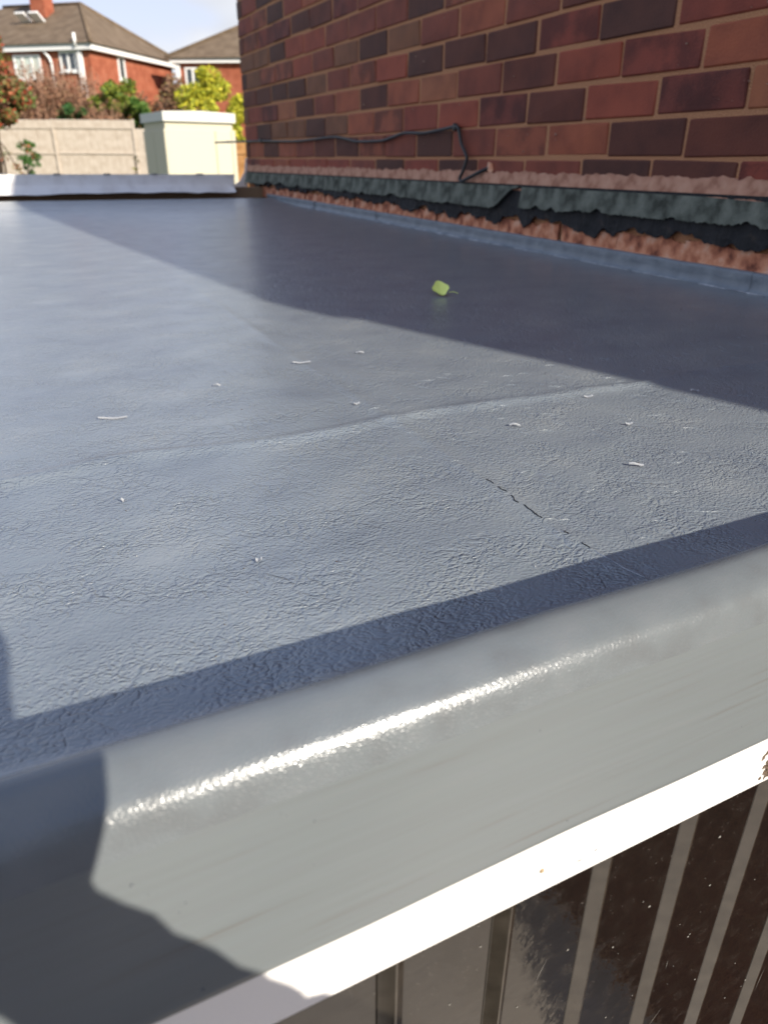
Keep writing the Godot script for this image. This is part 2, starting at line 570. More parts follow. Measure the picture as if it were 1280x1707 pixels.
# ---------------------------------------------------------------- setting
func ground_y(x: float, z: float) -> float:
	# from the phone's level
	var far := clampf((-z - 5.2) / 1.2, 0.0, 1.0)
	far = far * far * (3.0 - 2.0 * far)
	var hill := clampf((-z - 8.0) / 34.0, 0.0, 1.0)
	return -EYE + far * (0.95 + 0.55 * hill)

func make_setting() -> void:
	var zs := [-300.0, -120.0, -60.0, -42.0, -30.0, -20.0, -14.0, -10.0, -8.0, -7.0, -6.6, -6.2, -5.8, -5.5, -5.2, -4.6, 0.0, 6.0, 20.0, 80.0, 300.0]
	var xs := [-300.0, -80.0, -30.0, -12.0, -6.0, -2.0, 2.0, 6.0, 12.0, 30.0, 80.0, 300.0]
	var g := obj("ground", grid_mesh(xs.size(), zs.size(), func(i, j): return V(xs[i], ground_y(xs[i], zs[j]), zs[j]), func(i, j): return Vector2(xs[i], zs[j]), Vector3.UP), mats.grass)
	g.set_meta("kind", "structure")
	var d := obj("driveway", box_mesh(Vector3(-4.5, -0.2, -0.12), Vector3(9.0, 0.006, 14.0)), mats.drive)
	d.set_meta("kind", "structure")


# ---------------------------------------------------------------- garage
func roof_y(z: float) -> float:
	return -0.225 - 0.0148 * (z + 0.26)

func make_garage() -> void:
	var g := thing("garage", "flat roofed garage with fresh grey coated roof and dark brown ribbed door", "garage", Vector3.ZERO)
	# roof skin: fine rows near the kerb, wider ones beyond, with the two lap ridges and a gentle unevenness
	var und := noise(FastNoiseLite.TYPE_SIMPLEX_SMOOTH, 3.2, 2, 81)
	var und2 := noise(FastNoiseLite.TYPE_SIMPLEX_SMOOTH, 16.0, 2, 82)
	var zs := []
	var z := -0.250
	while z > -3.30:
		zs.append(z)
		z -= 0.005 if z > -0.72 else (0.012 if z > -1.3 else 0.03)
	var xs := []
	var x := -1.95
	while x < 1.25:
		xs.append(x)
		x += 0.004 if absf(x - 0.303) < 0.03 else (0.012 if x > -0.3 else 0.05)
	xs.append(1.25)
	var height := func(px: float, pz: float) -> float:
		var y := roof_y(pz) + 0.00035 * und.get_noise_2d(px, pz) + 0.00028 * und2.get_noise_2d(px, pz)
		var lap := pz + 0.583 + 0.012 * und.get_noise_2d(px * 1.5, 7.0)
		y += 0.0024 * exp(-lap * lap / 0.000055) + 0.0009 * smoothstep(0.03, -0.01, lap) * smoothstep(-0.25, 0.0, lap)
		var lap2 := px - 0.303 - 0.003 * und2.get_noise_2d(2.0, pz)
		y += lerpf(0.0011, 0.0004, smoothstep(-0.5, -0.9, pz)) * exp(-lap2 * lap2 / 0.00005)
		# dressed up to the kerb in front and behind
		y += 0.006 * smoothstep(-0.268, -0.250, pz)
		return y
	obj("roof_surface", grid_mesh(xs.size(), zs.size(), func(i, j): return V(xs[i], height.call(xs[i], zs[j]), zs[j]), func(i, j): return Vector2(xs[i], zs[j]), Vector3.UP), mats.roof, g)
	# open splits along the lengthwise lap
	var cr := st_new()
	cr.set_smooth_group(-1)
	for e in [[-0.428, -0.419], [-0.412, -0.402], [-0.395, -0.383], [-0.378, -0.356], [-0.334, -0.330], [-0.316, -0.309]]:
		var cx: float = 0.3045 + rng.randf_range(-0.0008, 0.0008)
		var n := 9
		for s in n:
			var z0: float = lerpf(e[0], e[1], s / float(n))
			var z1: float = lerpf(e[0], e[1], (s + 1) / float(n))
			var w := 0.00012 + 0.00032 * rng.randf() * rng.randf()
			var y0: float = height.call(cx, (z0 + z1) / 2)
			add_box(cr, V(cx - w, y0 - 0.002, z0), V(cx + w, y0 + 0.0006, z1))
			cx += rng.randf_range(-0.0007, 0.0007)
	cr.generate_normals()
	obj("open_split", cr.commit(), mats.split, g).set_meta("kind", "stuff")
	# long curved wrinkles of the skin on the wall side
	var wk := st_new()
	for i in 230:
		var wx := rng.randf_range(0.28, 0.95)
		var wz := rng.randf_range(-0.70, -0.27)
		var dirn := rng.randf() * TAU
		var bend := rng.randf_range(-0.5, 0.5)
		var sg := rng.randi_range(4, 12)
		var wp := []
		var wr := []
		for q in sg:
			wp.append(V(wx, height.call(wx, wz) - 0.00012, wz))
			wr.append(0.00040 * sin(PI * (q + 0.3) / (sg - 0.4)) * rng.randf_range(0.8, 1.2) + 0.00005)
			wx += cos(dirn) * 0.0032
			wz += sin(dirn) * 0.0032
			dirn += bend + rng.randf_range(-0.25, 0.25)
		add_tube(wk, wp, wr, 5)
	wk.generate_normals()
	obj("skin_wrinkles", wk.commit(), mats.roof, g).set_meta("kind", "stuff")
	# front kerb: sloped back, rounded crest, then the brushed front face
	var prof := [[-0.262, roof_y(-0.262) - 0.004], [-0.2555, -0.2235], [-0.250, -0.2165], [-0.232, -0.1985], [-0.214, -0.1825], [-0.2085, -0.1778], [-0.2035, -0.1750], [-0.199, -0.1752], [-0.194, -0.1766], [-0.189, -0.1786], [-0.1850, -0.1808], [-0.1826, -0.1830], [-0.1808, -0.1858], [-0.1795, -0.1889], [-0.1779, -0.1925], [-0.1765, -0.1960]]
	var fprof := [[-0.1765, -0.1960], [-0.1754, -0.1992], [-0.172, -0.2105], [-0.1685, -0.2215], [-0.1650, -0.2330], [-0.1618, -0.2440], [-0.1598, -0.2515], [-0.1592, -0.2535], [-0.1598, -0.2548], [-0.1640, -0.2548]]
	var kx := []
	x = -1.95
	while x < 1.215:
		kx.append(x)
		x += 0.015
	kx.append(1.215)
	for part in [[prof, "kerb", mats.kerb], [fprof, "front_face", mats.face]]:
		var pr: Array = part[0]
		var run := [0.0]
		for i in range(1, pr.size()):
			run.append(run[-1] + Vector2(pr[i][0] - pr[i - 1][0], pr[i][1] - pr[i - 1][1]).length())
		obj(part[1], grid_mesh(kx.size(), pr.size(), func(i, j): return V(kx[i], pr[j][1] + 0.0006 * und.get_noise_2d(kx[i] * 2.0, 3.0) + 0.00015 * und2.get_noise_2d(kx[i], pr[j][0] * 1.5), pr[j][0] + 0.0005 * und.get_noise_2d(kx[i] * 1.6, 9.0 + pr[j][1] * 4.0)), func(i, j): return Vector2(kx[i], run[j]), Vector3(0, 1, 0.2)), part[2], g)
	obj("kerb_core", box_mesh(V(-1.95, -0.29, -0.25), V(1.215, -0.235, -0.185)), mats.timber, g)
	obj("pale_hairline", tube([V(0.3050, roof_y(-0.305) + 0.0006, -0.305), V(0.3062, roof_y(-0.292) + 0.0008, -0.292), V(0.3074, roof_y(-0.278) + 0.0007, -0.278), V(0.3100, roof_y(-0.266) + 0.0009, -0.266)], 0.00045, 5), mats.bead, g)
	# dust nibs caught in the coat, scuffs on the board, grit on the roof
	var nib := st_new()
	var ball := func(st: SurfaceTool, c: Vector3, q: float) -> void:
		var a := [c + Vector3(q, 0, 0), c + Vector3(0, 0, q), c - Vector3(q, 0, 0), c - Vector3(0, 0, q)]
		for k in 4:
			quad(st, a[k], a[(k + 1) % 4], c + Vector3(0, q * 0.8, 0), c + Vector3(0, q * 0.8, 0), Vector3.UP + a[k] - c)
			quad(st, a[k], a[(k + 1) % 4], c - Vector3(0, q * 0.8, 0), c - Vector3(0, q * 0.8, 0), Vector3.DOWN + a[k] - c)
	for i in 40:
		var t := rng.randf()
		var e0: Array = fprof[1]
		var e1: Array = fprof[6]
		ball.call(nib, V(rng.randf_range(-0.05, 0.45), lerpf(e0[1], e1[1], t), lerpf(e0[0], e1[0], t)), 0.0003 + 0.0006 * pow(rng.randf(), 3.0))
	nib.generate_normals()
	obj("coat_nibs", nib.commit(), mats.kerb, g).set_meta("kind", "stuff")
	for pale in 2:
		var gt := st_new()
		for i in 140:
			var gx := rng.randf_range(-0.1, 1.1)
			var gz := -0.29 - 0.9 * pow(rng.randf(), 1.5)
			ball.call(gt, V(gx, height.call(gx, gz) + 0.0002, gz), 0.0003 + 0.0006 * pow(rng.randf(), 4.0))
		gt.generate_normals()
		obj(["dark_grit", "pale_grit"][pale], gt.commit(), [mats.bark, mats.flake][pale], g).set_meta("kind", "stuff")
	var sf := st_new()
	sf.set_smooth_group(-1)
	for i in 16:
		var c := V(0.186 + rng.randfn(0, 0.005), -0.2765 + rng.randfn(0, 0.0028), -0.1598)
		var dv := Vector3(rng.randf_range(-1, 1), rng.randf_range(-0.6, 1), 0).normalized() * rng.randf_range(0.0006, 0.0024)
		var pv := Vector3(-dv.y, dv.x, 0).normalized() * 0.00013
		quad(sf, c - dv - pv, c - dv + pv, c + dv + pv, c + dv - pv, Vector3.BACK)
	sf.generate_normals()
	obj("scuff_marks", sf.commit(), plain("grey_scuff", lin(0.25, 0.25, 0.26), 0.8), g).set_meta("kind", "stuff")
	# white board below it
	obj("fascia_board", box_mesh(V(-1.95, -0.2862, -0.185), V(1.215, -0.2535, -0.1600)), mats.white, g)
	var crk := st_new()
	crk.set_smooth_group(-1)
	for i in 60:
		var px := 0.3010 + rng.randfn(0, 0.0035)
		var py := rng.randf_range(-0.284, -0.2585)
		var pz := -0.1600
		var s := 0.0003 + 0.0013 * pow(rng.randf(), 2.0)
		var poly := [V(px - s, py - s * 2, pz), V(px + s, py - s, pz), V(px + s * 0.6, py + s * 2.2, pz), V(px - s * 0.8, py + s, pz)]
		var o := Vector3(0, 0, 0.0005)
		quad(crk, poly[0] + o, poly[1] + o, poly[2] + o, poly[3] + o, Vector3.BACK)
		for q in 4:
			quad(crk, poly[q], poly[(q + 1) % 4], poly[(q + 1) % 4] + o, poly[q] + o, poly[q] - V(px, py, pz))
	crk.generate_normals()
	obj("flaked_patch", crk.commit(), plain("bare_wood_flake", lin(0.13, 0.09, 0.06), 0.9), g)
	obj("nail_head", chamfer_box(Vector3(0.0022, 0.0022, 0.0012), 0.0004), plain("rusty_nail", lin(0.30, 0.22, 0.12), 0.7), g).position = V(0.1575, -0.2720, -0.1598)
	# door: dark panels with narrow pressed ribs
	var door := Node3D.new()
	door.name = "garage_door"
	g.add_child(door)
	var pitch := 0.0572
	var first := -1.675
	var zd := -0.1680
	var rs := st_new()
	rs.set_smooth_group(-1)
	for q in [[V(0, -1.9, zd), 0]]:
		pass
	var rib_mesh := st_new()
	rib_mesh.set_smooth_group(-1)
	var cross := [[0.0, 0.0], [0.0004, -0.0012], [0.0012, 0.0], [0.0075, 0.0036], [0.0085, 0.0036], [0.0132, 0.0]]
	for i in cross.size() - 1:
		var a0: Array = cross[i]
		var b0: Array = cross[i + 1]
		var nrm := Vector3(-(b0[1] - a0[1]), 0, b0[0] - a0[0])
		quad(rib_mesh, Vector3(a0[0], -1.9, a0[1]), Vector3(b0[0], -1.9, b0[1]), Vector3(b0[0], 0, b0[1]), Vector3(a0[0], 0, a0[1]), nrm)
	rib_mesh.generate_normals()
	var rib: Mesh = rib_mesh.commit()
	var pan := st_new()
	pan.set_smooth_group(-1)
	quad(pan, Vector3(0, -1.9, 0), Vector3(pitch - 0.0132, -1.9, 0), Vector3(pitch - 0.0132, 0, 0), Vector3(0, 0, 0), Vector3.BACK)
	pan.generate_normals()
	var panel: Mesh = pan.commit()
	var count := 0
	var px0 := 0.0828 - 31 * pitch
	for i in 49:
		var at := V(px0 + i * pitch, -0.2862 + 0.003, zd)
		piece("rib", i, rib, mats.rib, door, at)
		piece("panel", i, panel, mats.door, door, at + Vector3(0.0132, 0, 0))
	obj("door_core", box_mesh(V(-1.7, -EYE + 0.03, zd - 0.03), V(1.12, -0.2875, zd - 0.0015)), mats.timber, g)
	var du := st_new()
	du.set_smooth_group(-1)
	for i in 84:
		var p := V(rng.randf_range(0.06, 0.42), rng.randf_range(-0.55, -0.292), zd + 0.0002)
		var sz := 0.00025 + 0.0006 * pow(rng.randf(), 3.0)
		if i % 6 == 0:
			# a scratch
			var dv := Vector3(rng.randf_range(-0.4, 0.7), 1.0, 0).normalized() * rng.randf_range(0.003, 0.014)
			var pv := Vector3(dv.y, -dv.x, 0).normalized() * 0.00016
			quad(du, p - dv - pv * 0.2, p - pv, p + dv, p + pv, Vector3.BACK)
		else:
			quad(du, p + Vector3(-sz, -sz * 0.6, 0), p + Vector3(sz, -sz, 0), p + Vector3(sz * 0.7, sz, 0), p + Vector3(-sz * 0.8, sz * 0.8, 0), Vector3.BACK)
	du.generate_normals()
	obj("dust_and_scratches", du.commit(), plain("pale_dust", lin(0.20, 0.19, 0.17), 0.9), door).set_meta("kind", "stuff")
	# walls under the roof
	obj("left_wall", box_mesh(V(-1.95, -EYE, -3.9), V(-1.85, -0.30, -0.20)), mats.far_brick, g)
	obj("rear_wall", box_mesh(V(-1.85, -EYE, -3.9), V(1.24, -0.30, -3.8)), mats.far_brick, g)
	obj("door_pier", box_mesh(V(1.125, -EYE, -0.30), V(1.245, -0.2875, -0.175)), mats.far_brick, g)
	obj("left_pier", box_mesh(V(-1.85, -EYE, -0.30), V(-1.71, -0.2875, -0.175)), mats.far_brick, g)
	obj("roof_deck", box_mesh(V(-1.94, -0.285, -3.83), V(1.24, -0.245, -0.25)), mats.timber, g)
	# far kerb and its white metal edge
	var fk := [[-3.29, roof_y(-3.29)], [-3.36, -0.1755], [-3.45, -0.1735], [-3.54, -0.169], [-3.60, -0.163], [-3.625, -0.161], [-3.645, -0.166], [-3.66, -0.22]]
	var fx := []
	x = -1.95
	while x < 1.25:
		fx.append(x)
		x += 0.05
	fx.append(1.25)
	obj("far_kerb", grid_mesh(fx.size(), fk.size(), func(i, j): return V(fx[i], fk[j][1] + 0.001 * und.get_noise_2d(fx[i], 20.0), fk[j][0]), func(i, j): return Vector2(fx[i], fk[j][0]), Vector3.UP), mats.roof, g)
	# the metal edge: an upper leaf leaning back, a bright lower lip with a ragged bottom, a shadow gap under it
	var cp := st_new()
	var nx := fx.size()
	var ups := []
	for i in nx:
		var t: float = fx[i]
		var ex := minf(t, 1.085)
		var rag := 0.004 * und.get_noise_2d(t * 2.4, 31.0) + 0.003 * und2.get_noise_2d(t * 0.5, 33.0)
		var dip := 0.010 * smoothstep(0.5, -0.3, t)
		ups.append([V(ex + 0.012, -0.062, -3.802), V(ex + 0.006, -0.104, -3.797), V(ex, -0.108, -3.785), V(ex, -0.138 + rag - dip, -3.748), V(ex, -0.140 + rag - dip, -3.756)])
	for i in nx - 1:
		for j in 4:
			quad(cp, ups[i][j], ups[i + 1][j], ups[i + 1][j + 1], ups[i][j + 1], Vector3(0, 0.3, 1))
	cp.set_smooth_group(-1)
	cp.generate_normals()
	obj("metal_edge", cp.commit(), mats.coping, g)
	obj("metal_edge_back", box_mesh(V(-1.95, -0.118, -3.83), V(1.095, -0.0635, -3.803)), mats.coping, g)
	obj("gap_filler", box_mesh(V(-1.94, -0.30, -3.87), V(1.246, -0.1195, -3.832)), mats.timber, g)
	var clip := chamfer_box(Vector3(0.03, 0.004, 0.02), 0.001)
	for i in 9:
		obj("fixing_clip", clip, mats.clip, g).position = V(-0.75 + i * 0.21, -0.0605, -3.806)
	# upstand against the brickwork, in short lengths
	var uz := -0.30
	var un := 0
	while uz > -3.72:
		var ln := rng.randf_range(0.24, 0.36)
		var ue := maxf(uz - ln, -3.74)
		var dx := rng.randf_range(-0.002, 0.002)
		var rows := 12
		var cs := [[0.026, -0.003], [0.0335, 0.001], [0.0375, 0.006], [0.0385, 0.018], [0.0375, 0.030], [0.0385, 0.0345], [0.044, 0.036], [0.056, 0.036]]
		var uzl := uz
		obj("upstand", grid_mesh(cs.size(), rows, func(i, j):
			var zz := lerpf(uzl + 0.003, ue, j / float(rows - 1))
			var hgt := lerpf(1.0, 0.72, clampf((-zz - 0.6) / 3.0, 0, 1))
			return V(1.197 + cs[i][0] + dx + 0.0015 * und2.get_noise_2d(zz, cs[i][1] * 20.0), roof_y(zz) + cs[i][1] * hgt + 0.0012 * und2.get_noise_2d(zz * 1.4, 5.0), zz), func(i, j): return Vector2(i, j), Vector3(-1, 1, 0)), mats.upstand, g)
		uz = ue - 0.0025
		un += 1
	# pale worn line along its foot
	var bz := -0.32
	while bz > -3.5:
		var bl := rng.randf_range(0.03, 0.16)
		var pts := []
		var rad := []
		var nn := 6
		for i in nn:
			var zz := bz - bl * i / (nn - 1)
			pts.append(V(1.2205 + rng.randf_range(-0.0012, 0.0012), roof_y(zz) + 0.0008, zz))
			rad.append(0.0008 + 0.0026 * rng.randf() * sin(PI * (i + 0.4) / (nn - 0.2)))
		var st := st_new()
		add_tube(st, pts, rad, 6)
		st.generate_normals()
		obj("worn_edge", st.commit(), mats.bead, g)
		bz -= bl + rng.randf_range(0.0, 0.05)


# ---------------------------------------------------------------- brick gable
func ragged(z0: float, z1: float, step: float, top: Callable, bottom: Callable, out_top: Callable, out_bottom: Callable) -> Mesh:
	# a strip on the wall: front face between two uneven edges, standing out from the wall, with closed edges
	var rows := []
	var n := int(ceil(absf(z1 - z0) / step))
	for i in n + 1:
		var z := lerpf(z0, z1, i / float(n))
		var yt: float = top.call(z)
		var yb: float = minf(bottom.call(z), yt - 0.0008)
		rows.append([V(WALL_X + 0.004, yt, z), V(WALL_X - out_top.call(z), yt, z), V(WALL_X - lerpf(out_top.call(z), out_bottom.call(z), 0.35), lerpf(yt, yb, 0.5), z), V(WALL_X - out_bottom.call(z), yb, z), V(WALL_X - maxf(out_bottom.call(z) - 0.004, -0.003), yb, z)])
	var st := st_new()
	st.set_smooth_group(-1)
	for i in n:
		for j in 4:
			var o: Vector3 = [Vector3.UP, Vector3.LEFT, Vector3.LEFT, Vector3.DOWN][j]
			quad(st, rows[i][j], rows[i + 1][j], rows[i + 1][j + 1], rows[i][j + 1], o)
	for e in [[0, Vector3(0, 0, 1 if z0 > z1 else -1)], [n, Vector3(0, 0, -1 if z0 > z1 else 1)]]:
		var r: Array = rows[e[0]]
		quad(st, r[0], r[1], r[2], r[4], e[1])
		quad(st, r[2], r[3], r[4], r[4], e[1])
	st.generate_normals()
	return st.commit()

func make_house() -> void:
	var hs := thing("brick_house", "dark red brick gable rising beside the garage roof with torn felt flashing", "house", Vector3.ZERO)
	var z_front := 1.31
	var z_back := -4.085
	var z_mid := -1.39
	var eave := 1.03
	var apex := 1.84
	# core: mortar face just behind the brick faces
	var poly := PackedVector2Array([Vector2(z_front, -EYE), Vector2(z_front, eave), Vector2(z_mid, apex), Vector2(z_back, eave), Vector2(z_back, -EYE)])
	obj("mortar", prism(poly, 0.25, func(a, b, d): return V(WALL_X + 0.0035 + d, b, a)), mats.mortar, hs)
	obj("front_wall", box_mesh(V(WALL_X + 0.26, -EYE, z_front - 0.25), V(7.5, eave, z_front - 0.004)), mats.far_brick, hs)
	obj("back_wall", box_mesh(V(WALL_X + 0.26, -EYE, z_back + 0.004), V(7.5, eave, z_back + 0.25)), mats.far_brick, hs)
	obj("far_gable", prism(poly, 0.25, func(a, b, d): return V(7.5 + d, b, a)), mats.far_brick, hs)
	for s in [[z_front + 0.02, z_mid], [z_back - 0.02, z_mid]]:
		var k: float = (apex - eave) / (z_front - z_mid)
		var y0: float = apex - k * absf(s[0] - z_mid)
		var pl := PackedVector2Array([Vector2(s[0], y0 + 0.002), Vector2(s[1], apex + 0.002), Vector2(s[1], apex + 0.09), Vector2(s[0], y0 + 0.09)])
		obj("roof_slope", prism(pl, 6.55, func(a, b, d): return V(WALL_X - 0.01 + d, b, a)), mats.tile, hs)
	# bricks in stretcher bond: those that show are parts of their own
	var pitch := 0.2186
	var meshes := []
	for i in 6:
		meshes.append(chamfer_box(Vector3(0.020, 0.0665 + rng.randf_range(-0.001, 0.001), 0.2100 + rng.randf_range(-0.0015, 0.0015)), 0.0030, 0.0021))
	var half := chamfer_box(Vector3(0.020, 0.0655, 0.099), 0.0022, 0.001)
	var y_base := 0.0095
	var rest := st_new()
	rest.set_smooth_group(-1)
	var n := 0
	var jog := [0.0, 0.0, 0.012, 0.02, 0.008, 0.015, 0.0, 0.01]
	for row in range(-29, 24):
		var yc := y_base + 0.075 * (row + 0.5)
		var phase: float = (-1.613 if posmod(row, 2) == 0 else -1.703) - pitch * 0.5 + jog[posmod(row, 8)]
		var col := -14
		while true:
			col += 1
			var zc := phase - (col - 0.0) * pitch
			if zc + pitch * 0.5 < z_back - 0.02:
				break
			var lo := zc - 0.1043
			var hi := zc + 0.1043
			if lo > z_front - 0.03:
				continue
			lo = maxf(lo, z_back)
			hi = minf(hi, z_front)
			if hi - lo < 0.03:
				continue
			var k: float = (apex - eave) / (z_front - z_mid)
			if yc + 0.035 > apex - k * maxf(absf(lo - z_mid), absf(hi - z_mid)) - 0.003:
				continue
			if row < -1 and hi < -0.2:
				continue
			if row >= -1 and row <= 11 and zc < -0.45:
				var p := Vector3(WALL_X + 0.010 + rng.randf_range(-0.0012, 0.0012), yc + EYE + rng.randf_range(-0.0011, 0.0011), (lo + hi) / 2 + rng.randf_range(-0.0015, 0.0015))
				var mi := rng.randi() % 6
				# darker bricks crowd towards the near end of the wall
				var w := rng.randf()
				var dark := 0.74 if zc > -1.9 else 0.36
				var mt: int = [4, 5, 6, 8, 10, 4, 6][rng.randi() % 7] if w < dark else [0, 1, 2, 3, 7, 9, 11, 2][rng.randi() % 8]
				var b := piece("brick", n, meshes[mi], mats.bricks[mt], hs, p)
				if hi - lo < 0.2:
					b.scale.z = (hi - lo) / 0.2085
				b.rotation = Vector3(rng.randf_range(-0.006, 0.006), rng.randf_range(-0.004, 0.004), 0)
				n += 1
			else:
				add_box(rest, V(WALL_X, yc - 0.0327, lo), V(WALL_X + 0.02, yc + 0.0327, hi))
	rest.generate_normals()
	var rb := obj("plain_brickwork", rest.commit(), mats.bricks[5], hs)
	rb.set_meta("kind", "stuff")
	# lime specks and mortar crumbs on the brick faces
	var lime := st_new()
	lime.set_smooth_group(-1)
	for i in 70:
		var c := V(WALL_X - 0.0018, rng.randf_range(-0.03, 0.45), -0.9 - 2.2 * pow(rng.randf(), 1.6))
		var q := 0.0005 + 0.0022 * pow(rng.randf(), 5.0)
		add_box(lime, c - Vector3(0.0008, q * rng.randf_range(0.6, 1.6), q), c + Vector3(0.003, q, q * rng.randf_range(0.6, 1.4)))
	lime.generate_normals()
	obj("lime_specks", lime.commit(), plain("lime_crumb", lin(0.34, 0.22, 0.16), 0.95), hs).set_meta("kind", "stuff")
	# mortar fillet, felt, bitumen and the bared bricks below
	var f1 := noise(FastNoiseLite.TYPE_SIMPLEX_SMOOTH, 9.0, 4, 91)
	var f2 := noise(FastNoiseLite.TYPE_SIMPLEX_SMOOTH, 26.0, 3, 92)
	var f3 := noise(FastNoiseLite.TYPE_CELLULAR, 9.0, 1, 93)
	f3.cellular_return_type = FastNoiseLite.RETURN_DISTANCE
	obj("mortar_fillet", ragged(-0.4, z_back + 0.01, 0.006, func(z): return -0.0235 + 0.007 * f2.get_noise_2d(z, 1.0) + 0.005 * f1.get_noise_2d(z, 2.0), func(z): return -0.066, func(z): return 0.003 + 0.002 * f2.get_noise_2d(z, 9.0), func(z): return 0.012 + 0.0025 * f1.get_noise_2d(z * 0.8, 5.0)), mats.fillet, hs)
	var calm := noise(FastNoiseLite.TYPE_SIMPLEX_SMOOTH, 2.2, 1, 95)
	# bites torn out of the lower edge: place along the wall, half width, height
	var bites := [[-0.78, 0.03, 0.016], [-0.98, 0.025, 0.022], [-1.16, 0.02, 0.010], [-1.38, 0.022, 0.024], [-1.44, 0.018, 0.012], [-1.54, 0.018, 0.022], [-1.60, 0.020, 0.024], [-2.02, 0.03, 0.010], [-2.40, 0.035, 0.024], [-2.62, 0.03, 0.014], [-2.78, 0.04, 0.018], [-3.05, 0.05, 0.012], [-3.30, 0.05, 0.022], [-3.52, 0.10, 0.034], [-3.70, 0.07, 0.036]]
	var tear := func(z: float, at: float) -> float:
		var t := 0.0022 * f2.get_noise_2d(z * 0.8, at) + 0.0034 * f2.get_noise_2d(z * 3.5, at)
		for e in bites:
			var u: float = absf(z - e[0] + 0.006 * f2.get_noise_2d(z, 40.0)) / e[1]
			if u < 1.0:
				t += e[2] * 0.45 * pow(1.0 - u, 0.8)
		return t
	var felt_out := func(z: float, at: float) -> float: return 0.021 + 0.006 * calm.get_noise_2d(z, at) + 0.0012 * f1.get_noise_2d(z * 0.7, at)
	# the near length
	obj("felt_strip", ragged(-0.4, -1.675, 0.004, func(z): return -0.057 - 0.004 * smoothstep(-1.2, -0.9, z) + 0.0012 * f1.get_noise_2d(z * 0.5, 11.0), func(z): return -0.1030 + 0.005 * calm.get_noise_2d(z, 6.0) + tear.call(z, 12.0), func(z): return 0.0145, func(z): return felt_out.call(z, 3.0)), mats.felt, hs)
	# the far length, its near end torn away in a slant
	obj("felt_strip", ragged(-1.690, z_back + 0.015, 0.005, func(z): return -0.056 - 0.003 * smoothstep(-3.0, -4.0, z) + 0.0012 * f1.get_noise_2d(z * 0.5, 13.0), func(z): return lerpf(-0.060, -0.106 - 0.006 * smoothstep(-2.4, -2.0, z) + tear.call(z, 15.0), smoothstep(-1.690, -1.80, z)), func(z): return 0.0145, func(z): return felt_out.call(z, 4.0)), mats.felt, hs)
	obj("bitumen_layer", ragged(-0.4, z_back + 0.02, 0.006, func(z): return -0.052, func(z): return -0.139 - 0.016 * f2.get_noise_2d(z * 0.7, 21.0) - 0.024 * f1.get_noise_2d(z * 0.6, 22.0) + 0.026 * smoothstep(-2.0, -3.6, z), func(z): return 0.0105, func(z): return 0.0125 + 0.006 * f2.get_noise_2d(z, 23.0)), mats.bitumen, hs)
	# broken brick fragments along the chase
	var bz := -0.42
	var bk := 0
	while bz > -4.0:
		var bl := rng.randf_range(0.09, 0.21)
		var ze := maxf(bz - bl, -4.05)
		var sd := rng.randf() * 40.0
		var far_end := clampf((-bz - 1.0) / 3.0, 0, 1)
		var zb := bz
		obj("bared_brick", ragged(zb, ze, 0.008, func(z): return roof_y(z) + lerpf(0.071, 0.050, far_end) + 0.010 * f2.get_noise_2d(z * 0.6, sd) + 0.010 * f1.get_noise_2d(z, sd + 3.0), func(z): return roof_y(z) + 0.010, func(z): return 0.004 + 0.003 * f2.get_noise_2d(z, sd + 8.0), func(z): return 0.008 + 0.0025 * f1.get_noise_2d(z, sd + 5.0)), mats.bare, hs)
		bz = ze - (rng.randf_range(0.010, 0.018) if bk % 4 == 2 else 0.0006)
		bk += 1
	# scrap of bared brick round the cable hole and a white trim end at the corner
	obj("chipped_spot", prism(PackedVector2Array([Vector2(-1.832, -0.004), Vector2(-1.826, -0.020), Vector2(-1.842, -0.030), Vector2(-1.858, -0.016), Vector2(-1.852, 0.001)]), 0.004, func(a, b, d): return V(WALL_X - 0.003 + d, b, a)), mats.bare, hs)
	obj("trim_end", prism(PackedVector2Array([Vector2(1.262, 0.012), Vector2(1.250, 0.010), Vector2(1.238, -0.055), Vector2(1.210, -0.098), Vector2(1.172, -0.122), Vector2(1.176, -0.142), Vector2(1.222, -0.135), Vector2(1.250, -0.125)]), 0.006, func(a, b, d): return V(a, b, -4.10 + d)), mats.coping, hs)


